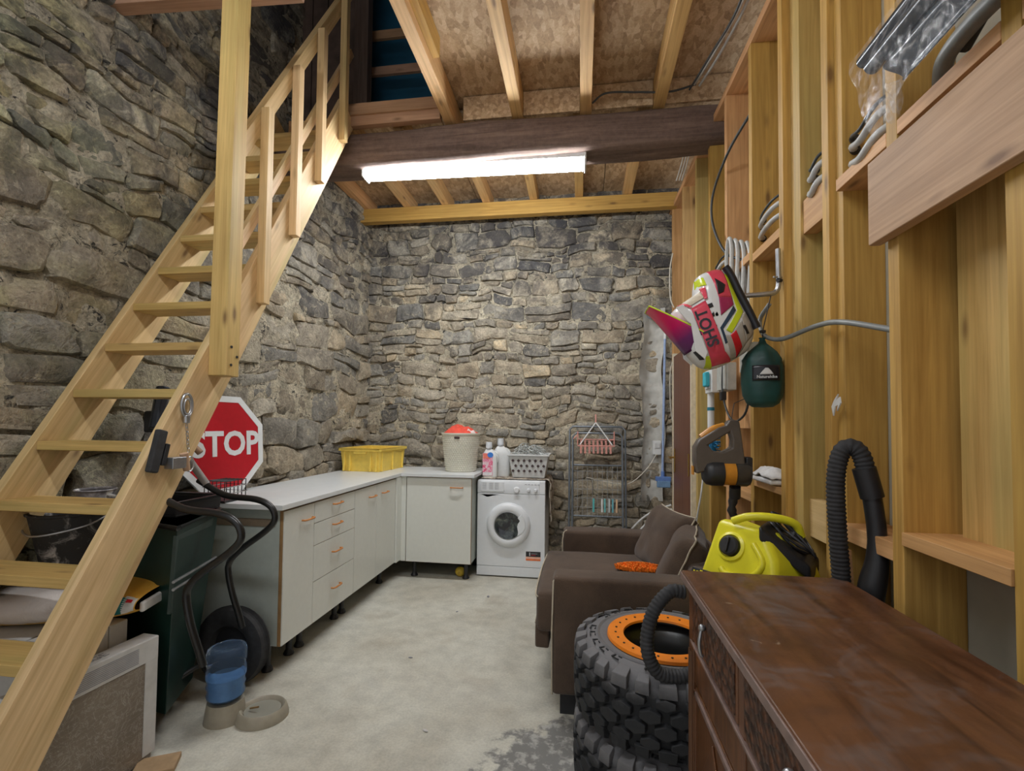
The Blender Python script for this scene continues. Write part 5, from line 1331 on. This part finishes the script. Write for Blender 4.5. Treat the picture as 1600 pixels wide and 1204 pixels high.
# ================================================================ TYRES with beadlock ring
t0 = None
TX, TY = .31, 1.870; TR, TH = .332, .268
TYR = NT('dusty_tyre'); pp = TYR.coord(); zz = TYR.n('ShaderNodeSeparateXYZ', i_0=pp).outputs[2]
dust = TYR.ramp(TYR.math('MULTIPLY_ADD', TYR.noise(pp, 12, 5, .65), .6, TYR.math('MULTIPLY', TYR.maprange(zz, .18, .262), .62)), [(.35, 0.), (.85, .75)])
TYR.base(TYR.mix(dust, (.020, .021, .023), (.20, .195, .20))); TYR.rough(.8); TYR.bump(TYR.noise(pp, 60, 4, .7), .4, .004); TYR = TYR.m
def tyre(z, name, label, rot=0):
    t = thing(name, label, 'tyre', (TX, TY, z), rotz=rot)
    pr = [(.205, .010), (.225, .002), (.262, .004), (.298, .022), (.312, .045), (.314, .134), (.312, .223), (.298, .246), (.262, .264), (.225, .266), (.205, .258), (.198, .24), (.198, .03), (.205, .010)]
    MB().lathe(pr, n=64, cap=False).build('carcass', TYR, t, smooth=35)
    b = MB(); n = 22
    def blk(a0, r0, r1, pts, bulge=.0):
        vs = []
        for r_ in (r0, r1):
            e = .90 if r_ == r1 else 1
            ca = sum(p[0] for p in pts)/len(pts); cz = sum(p[1] for p in pts)/len(pts)
            for (da, zz_) in pts:
                a = a0+(ca+(da-ca)*e)/TR; z_ = cz+(zz_-cz)*e; vs.append((r_*math.cos(a), r_*math.sin(a), z_))
        N = len(pts); b.add(vs, [tuple(range(N, 2*N))]+[(i, (i+1) % N, N+(i+1) % N, N+i) for i in range(N)])
    hexa = lambda cz, w, h: [(-w, cz-h*.45), (0, cz-h), (w, cz-h*.45), (w, cz+h*.45), (0, cz+h), (-w, cz+h*.45)]
    for k in range(n):
        a = 2*PI*k/n
        blk(a, .308, .334, hexa(.108, .037, .026)); blk(a+PI/n, .308, .334, hexa(.150, .037, .026)); 
        blk(a+PI/n, .308, .332, hexa(.068, .034, .022)); blk(a+.0, .308, .332, hexa(.192, .034, .022))
    o_ = b.build('tread_blocks', TYR, t, bev=.004, seg=2)
    n2 = 26
    for (za, zb_, zs) in ((.213, .262, 1), (.055, .006, -1)):
        b = MB()
        for k in range(n2):
            a = 2*PI*k/n2; w_ = .030 if k % 2 else .024; ext = .286 if k % 2 else .298
            vs = []
            for da, rr_, z_ in ((-w_, .333, za), (w_, .333, za), (w_*.9, .326, zb_-.012*zs), (-w_*.9, .326, zb_-.012*zs), (w_*.8, ext, zb_+.002*zs), (-w_*.8, ext, zb_+.002*zs),
                                (-w_, .305, za), (w_, .305, za), (w_*.9, .300, zb_-.022*zs), (-w_*.9, .300, zb_-.022*zs), (w_*.8, ext, zb_-.010*zs), (-w_*.8, ext, zb_-.010*zs)):
                aa = a+da/TR; vs.append((rr_*math.cos(aa), rr_*math.sin(aa), z_))
            b.add(vs, [(0, 1, 2, 3), (3, 2, 4, 5), (6, 7, 1, 0), (1, 7, 8, 2), (2, 8, 10, 4), (0, 3, 9, 6), (3, 5, 11, 9), (4, 10, 11, 5)])
        b.build('shoulder_lugs', TYR, t, bev=.003, seg=2)
    # raised sidewall marks
    b = MB(); rr = random.Random(int(z*100)+2)
    for k in range(26):
        a = 2*PI*k/26+rr.uniform(-.02, .02); 
        if k % 6 == 5: continue
        for (dr_, da, wr, wa) in ((0, 0, .020, .004), (.010, .018, .004, .016), (-.008, .022, .004, .010)):
            c = V(((.262+dr_)*math.cos(a+da/.26), (.262+dr_)*math.sin(a+da/.26), .2655)); b.box(c, (wr, wa*1.4, .004), Matrix.Rotation(a, 3, 'Z'))
    b.build('sidewall_relief', RUBBER, t)['kind'] = 'stuff'
    MB().lathe([(.235, .266), (.243, .271), (.247, .266)], n=64, cap=False).build('bead_rib', TYR, t, smooth=50)
    MB().lathe([(.198, .235), (.165, .215), (.150, .16), (.148, .06), (.02, .05), (.0, .05)], n=48, cap=False).build('rim_barrel', plain('black_rim', (.02, .02, .02), .35), t, smooth=50)
    rg = MB().lathe([(.145, .262), (.147, .270), (.205, .272), (.208, .262), (.145, .262)], n=64, cap=False).build('beadlock_ring', plain('orange_anodised', (.85, .24, .015), .35, var=.04), t, smooth=40)
    bh = MB()
    for k in range(24):
        a = 2*PI*k/24; bh.cyl((.176*math.cos(a), .176*math.sin(a), .2715), (.176*math.cos(a), .176*math.sin(a), .2735), .0042, n=8)
    bh.build('bolts', BLACK, rg)
    MB().tube([(.0, 0, .05), (.0, 0, .11)], .03, 16).build('hub_cap', MATS['black_rim'], t)
    return t
tyre(0.0, 'tyre', 'chunky off-road tyre at the bottom of the stack, on the floor', .07)
tyre(.274, 'tyre', 'chunky off-road tyre with orange rim ring on top of the stack')

# ================================================================ YELLOW VACUUM
VY = plain('vacuum_yellow', (.78, .72, .03), .32, var=.03)
t = thing('wet_dry_vacuum', 'bright yellow wet and dry vacuum cleaner behind the sideboard', 'vacuum cleaner', (.62, 1.79, .548))
Z0 = .548
bot = [(.405, 1.80), (.600, 1.585), (.835, 1.745), (.640, 1.965)]
vs = [(x, y, Z0) for x, y in bot]+[(x, y, .76) for x, y in bot]
top = [(.500, 1.85, .995), (.600, 1.70, .985), (.69, 1.73, .965), (.62, 1.925, .98)]
lowr = [(.62, 1.640, .905), (.80, 1.755, .865), (.70, 1.90, .90)]
b = MB().add(vs+top+lowr, [(3, 2, 1, 0), (0, 1, 5, 4), (1, 2, 6, 5), (2, 3, 7, 6), (3, 0, 4, 7), (4, 5, 12, 9, 8), (5, 6, 13, 12), (6, 7, 14, 13), (7, 4, 8, 11, 14), (8, 9, 10, 11), (9, 12, 13, 10), (10, 13, 14, 11)])
b.build('body', VY, t, world=True, bev=.022, seg=4)
A_, B_, T1, T2 = V((.405, 1.80, .76)), V((.600, 1.585, .76)), V((.500, 1.85, .995)), V((.600, 1.70, .985))
def onf(u, v, out): 
    p = A_.lerp(B_, u).lerp(T1.lerp(T2, u), v); n_ = (B_-A_).cross(T1-A_).normalized(); n_ = n_ if n_.y < 0 else -n_
    return p+n_*out, n_
p, n_ = onf(.40, .66, 0)
Mz = Matrix((*frame_from(n_),)).transposed()
MB().lathe([(.052, -.01), (.050, .006), (.040, .010), (.040, -.01)], p, 32, Mz, cap=False).build('knob_collar', VY, t, world=True, smooth=50)
MB().lathe([(.034, -.01), (.034, .016), (.028, .022), (0, .022)], p, 28, Mz).build('knob', BLACK, t, world=True, smooth=40); MB().box(p+n_*.026, (.010, .05, .014), Mz).build('knob_bar', BLACK, t, world=True, bev=.003)
pts = [onf(u, v, .002)[0] for u, v in ((.80, .78), (.92, .55), (.72, .33), (.40, .28), (.30, .34))]
MB().tube(bez(pts, 20), .010, 8).build('pressed_rib', VY, t, world=True, smooth=60)
p, n_ = onf(.22, .18, .014); u_d = (B_-A_).normalized()
MB().box(p+V((0, 0, -.01)), (.16, .006, .05), Matrix((u_d, n_, u_d.cross(n_))).transposed()).build('logo_plate', BLACK, t, world=True, bev=.002)
text('lettering', 'KÄRCHER', .032, VY, t, placeM(p+n_*.0045-t.location+V((0, 0, -.008)), u_d, u_d.cross(n_) if u_d.cross(n_).z > 0 else n_.cross(u_d)), bold=.0012)
# dark deck with wound cord, yellow carrying handle
dq = [V(q_) for q_ in ((.585, 1.69, 1.003), (.69, 1.86, 1.0), (.822, 1.80, .880), (.735, 1.665, .880))]
MB().add(dq+[q_-V((0, 0, .05)) for q_ in dq], [(0, 1, 2, 3), (7, 6, 5, 4), (0, 4, 5, 1), (1, 5, 6, 2), (2, 6, 7, 3), (3, 7, 4, 0)]).build('dark_deck', BLACK, t, world=True, bev=.010)
de1 = (dq[3]-dq[0]).normalized(); de2 = (dq[1]-dq[0]).normalized(); dc = (dq[0]+dq[1]+dq[2]+dq[3])/4; dn = de1.cross(de2).normalized(); dn = dn if dn.z > 0 else -dn
MB().tube(bez([(.53, 1.77, 1.000), (.57, 1.74, 1.022), (.64, 1.72, 1.026), (.71, 1.72, 1.008), (.735, 1.73, .965)], 20), .014, 10).build('carrying_handle', VY, t, world=True, smooth=60)
b = MB()
for k in range(5):
    cx, cy, cz = .70+.006*k, 1.69+.008*k, .935-.006*k; a = [2*PI*i/22 for i in range(22)]
    b.tube([dc+de1*((.075+.006*k)*math.cos(q_+.3*k)-.01)+de2*(.050+.004*k)*math.sin(q_)+dn*(.010+.006*k+.008*math.sin(q_*2+k*1.7)) for q_ in a], .0040, 6, closed=True)
b.build('wound_cord', BLACK, t, world=True, smooth=60)
MB().box(dc+dn*.03-de2*.02, (.035, .03, .025), Matrix.Rotation(.5, 3, 'Y')).build('plug', BLACK, t, world=True, bev=.006)

# hoses
def hose(pts, r, name, label, n=80, ext=None):
    t = thing(name, label, 'hose', pts[0]); P_ = bez(pts, n)
    L = sum((P_[i+1]-P_[i]).length for i in range(len(P_)-1)); N = int(L/.0035)
    # resample evenly
    Q = []; acc = 0; k = 0; d = 0
    for i in range(N+1):
        s = L*i/N
        while k < len(P_)-2 and acc+(P_[k+1]-P_[k]).length < s: acc += (P_[k+1]-P_[k]).length; k += 1
        seg = (P_[k+1]-P_[k]); Q.append(P_[k]+seg*min(1, (s-acc)/max(seg.length, 1e-9)))
    MB().tube(Q, r, 14, rfun=lambda u: r*(1+.07*math.sin(u*L/.0125*2*PI))).build('corrugated_tube', RUBBER, t, world=True, smooth=80)
    return t
t = hose([(.765, 1.56, .60), (.772, 1.56, .85), (.762, 1.555, 1.0), (.755, 1.55, 1.17), (.768, 1.545, 1.255), (.792, 1.535, 1.275), (.815, 1.525, 1.245), (.832, 1.52, 1.15)], .024, 'vacuum_hose', 'black corrugated vacuum hose standing in a tall loop against the studs')
MB().tube([(.818, 1.523, 1.215), (.838, 1.52, 1.13)], .030, 16).build('cuff', BLACK, t, world=True, smooth=50)
MB().tube(bez([(.836, 1.52, 1.14), (.845, 1.515, 1.04), (.842, 1.51, .95), (.825, 1.51, .86), (.81, 1.52, .70)], 24), .027, 14, rfun=lambda u: .024+.010*min(1, max(0, (u-.35)*3))).build('nozzle', BLACK, t, world=True, smooth=50)
hose([(.33, 1.60, .80), (.285, 1.595, .80), (.235, 1.585, .745), (.212, 1.575, .67), (.215, 1.57, .605), (.245, 1.57, .555), (.30, 1.575, .545), (.36, 1.58, .56)], .021, 'black_hose', 'short black ribbed hose bowing over the tyre at the sideboard corner')

# ================================================================ SIDEBOARD
DT = NT('dark_walnut_top'); pp = DT.coord(); g = DT.noise(DT.mapping(pp, (9, .9, 9)), 2.2, 5, .6, .8)
bl = DT.noise(pp, 6.5, 6, .68, .5)
col = DT.ramp(g, [(.3, (.052, .020, .009)), (.6, (.140, .058, .025))])
col = DT.mix(DT.ramp(bl, [(.52, 0.), (.66, .5)]), col, (.135, .108, .096)); col = DT.mix(DT.ramp(DT.noise(pp, 5.5, 4, .6), [(.55, 0.), (.72, .6)]), col, (.055, .024, .014))
sc = DT.ramp(DT.noise(DT.mapping(pp, (1, 1, 1), (3, 1, 0)), 17, 5, .6, 1.2), [(.70, 0.), (.73, .7)]); col = DT.mix(sc, col, (.34, .25, .18))
DT.base(col); DT.rough(DT.maprange(bl, .4, .65, .30, .62)); DT.bump(DT.noise(pp, 40, 4), .08, .002); DT = DT.m
DW = wood('dark_walnut', (.055, .020, .009), (.19, .075, .028), .38, knots=False); DE = plain('worn_edge', (.19, .125, .105), .4, var=.2)
t = thing('sideboard', 'long dark walnut sideboard with carved drawers and a scuffed top, along the stud wall', 'sideboard', (.55, .80, 0))
X0, X1, Y0_, Y1_, ZT2 = .335, .775, .03, 1.545, .855
tp = MB().mm((X0-.022, Y0_-.02, ZT2), (X1+.005, Y1_+.015, .882)); tp.build('top', DT, t, world=True, bev=.004)
MB().mm((X0-.0265, Y0_-.02, ZT2+.003), (X0-.0215, Y1_+.017, .879)).build('worn_front_edge', DE, t, world=True, bev=.002)
MB().mm((X0+.02, Y0_+.02, .06), (X1, Y1_-.01, ZT2-.001)).build('carcass', DW, t, world=True)
for y in (Y0_+.02, Y1_-.03):
    MB().mm((X0-.004, y-.025, 0), (X0+.045, y+.025, ZT2)).build('corner_post', DW, t, world=True, bev=.004)
    for dy in (-.012, 0, .012): MB().tube([(X0-.005, y+dy, .08), (X0-.005, y+dy, .66)], .004, 6).build('reed', DW, t, world=True, smooth=60)
for y in (Y0_+.02, Y1_-.03): MB().mm((X1-.05, y-.025, 0), (X1, y+.025, .08)).build('leg', DW, t, world=True)
MB().mm((X0+.002, Y0_, .575), (X0+.03, Y1_, .680)).build('rail', DW, t, world=True, bev=.003)
MB().mm((X0-.008, Y0_, .683), (X0+.02, Y1_-.03, .692)).build('moulding', DE, t, world=True, bev=.002)
CV = NT('carved_walnut'); pp = CV.coord(); cn = CV.n('ShaderNodeTexVoronoi', i_Vector=CV.mapping(pp, (1, 1, 1)), i_Scale=38.).outputs['Distance']
CV.base(CV.ramp(cn, [(.1, (.14, .055, .026)), (.6, (.05, .02, .010))])); CV.rough(.4); CV.bump(cn, 1., .02); CV = CV.m
for (ya, yb) in ((1.085, 1.49), (.555, 1.045), (.10, .515)):
    dw = MB().mm((X0-.004, ya, .700), (X0+.02, yb, .848)).build('drawer', DW, t, world=True, bev=.003)
    MB().mm((X0-.008, ya+.012, .712), (X0+.0, yb-.012, .838)).build('carved_panel', CV, dw, world=False, bev=.003).location = -t.location
    ym = (ya+yb)/2 if ya < 1 else 1.33
    MB().ell((X0-.016, ym, .800), (.010, .009, .009), 12, 8).build('knob', STEEL, dw, smooth=180).location = -t.location
    MB().tube(bez([(X0-.018, ym, .796), (X0-.024, ym-.004, .765), (X0-.020, ym, .735), (X0-.014, ym+.003, .725)], 12), .0045, 8).build('drop_pull', STEEL, dw, smooth=60).location = -t.location
for y in (1.065, .535): MB().mm((X0-.002, y-.018, .08), (X0+.03, y+.018, .85)).build('stile', DW, t, world=True, bev=.003)
for (ya, yb) in ((1.085, 1.475), (.555, 1.045), (.10, .515)):
    dd = MB().mm((X0+.000, ya, .09), (X0+.022, yb, .570)).build('door', DW, t, world=True, bev=.002)
    for (a, c) in (((X0-.006, ya, .548), (X0+.005, yb, .565)), ((X0-.006, ya, .095), (X0+.005, yb, .112)), ((X0-.006, ya, .095), (X0+.005, ya+.017, .565)), ((X0-.006, yb-.017, .095), (X0+.005, yb, .565))):
        MB().mm(a, c).build('moulding', DE if a[2] > .5 else DW, dd, bev=.003).location = -t.location
    ym, zm = (ya+yb)/2, .33
    MB().prism([(ym-.15, zm), (ym, zm-.20), (ym+.15, zm), (ym, zm+.20)], -.006, (X0, 0, 0), (0, 1, 0), (0, 0, 1)).build('diamond_panel', DW, dd, bev=.003).location = -t.location
o = MB().box((0, 0, .0), (.03, .12, .012)).build('wood_offcut', PINE_O, bev=.002); o.location = (.79, 1.565, .905); o.rotation_euler = (1.45, 0, 0); tag(o, 'small pine offcut wedged behind the sideboard next to the hose', 'wood offcut')

# ================================================================ WRAPPED ROLL top right and pipe behind
FO = plain('black_film', (.030, .040, .052), .22, var=.3, bump=.2, scale=10)
PL = NT('clear_plastic'); PL.base((.85, .86, .90)); PL.rough(.12); PL.b.inputs['Alpha'].default_value = .30; PL.b.inputs['Specular IOR Level'].default_value = .8
pn = PL.noise(PL.coord(), 26, 4, .6, 1.4); PL.bump(pn, .35, .008); PL.setin(PL.b.inputs['Alpha'], PL.ramp(pn, [(.45, .05), (.72, .30)])); PL = PL.m
t = thing('wrapped_roll', 'flattened roll of dark film in clear plastic resting high on the plank, top right', 'roll', (.72, 1.2, 2.12))
ax0, ax1 = V((.735, 1.345, 2.300)), V((.735, .35, 2.30))
def roll(a, b2, r_): MB().tube([a, b2], r_, 18).build('roll', FO, t, world=True, smooth=50)
roll(ax0, ax1, .017); roll(ax0+V((.004, -.03, -.036)), ax1+V((.004, 0, -.036)), .020)
def flat(i, j):
    y = 1.30-.95*j; z = 2.285-.120*i+.02*i*j
    return (.752+.014*math.sin(i*9)+.006*noise.noise(V((i*3, j*5, 1))), y+.07*i*(-1), z)
MB().grid(flat, 18, 20).build('film_flap', FO, t, world=True, smooth=60, solid=.004)
def bag(i, j):
    y = 1.385-.98*j; z = 2.328-.205*i; 
    if j < .12: z -= .05*(i > .55)*(1-j/.12)*1.4*(i-.55)/.45
    return (.722+.008*noise.noise(V((i*3, j*5, 4)))-.016*math.sin(PI*i), y-.10*i, z)
MB().grid(bag, 22, 34).build('plastic_sleeve', PL, t, world=True, smooth=60)
def tail(i, j):
    w_ = .05*(1-.6*j)+.008; return (.735+.012*math.sin(i*17+j*3), 1.26+(i-.5)*w_*1.6-.03*j, 2.155-.085*j+.008*math.sin(i*9))
MB().grid(tail, 16, 10).build('plastic_tail', PL, t, world=True, smooth=60)
cable([(.93, 1.36, 2.22), (.90, 1.30, 2.26), (.89, 1.20, 2.27), (.885, 1.08, 2.265), (.88, .95, 2.28)], .021, GM2, 'waste_pipe', 'thick grey pipe curving through the top right bay above the plank', 'pipe')
cable([(.94, 1.30, 2.28), (.92, 1.18, 2.315), (.91, 1.06, 2.34), (.90, .9, 2.38)], .015, GD, 'waste_pipe', 'dark pipe above the thick grey pipe in the top right bay', 'pipe')
o = MB().prism([(0, 0), (.012, .03), (.03, .035), (.022, .015), (.045, .04), (.04, .06), (.02, .05), (.03, .07), (.005, .05), (-.01, .03)], .004, (.822, 1.69, 1.37), (0, -1, 0), (0, 0, 1)).build('torn_tape', WHITE); tag(o, 'scrap of torn white tape stuck on a stud', 'tape')
# floor scraps
for k, (x, y, s, lb) in enumerate(((-.95, 2.62, .014, 'dark chip on the concrete in the middle of the floor'), (-.86, 3.30, .012, 'tiny dark chip on the floor before the drawers'), (-.70, 3.62, .02, 'grey crumb on the floor in front of the washing machine'), (-.66, 2.02, .016, 'pale crumb on the floor near the damp patch'))):
    o = MB().ell((0, 0, s*.25), (s, s*.5, s*.25), 8, 5, e=1.3).build('floor_chip', MATS['grey_ink'] if k < 3 else CARD, smooth=60); o.location = (x, y, 0); o.rotation_euler = (0, 0, k*.9); tag(o, lb, 'debris')
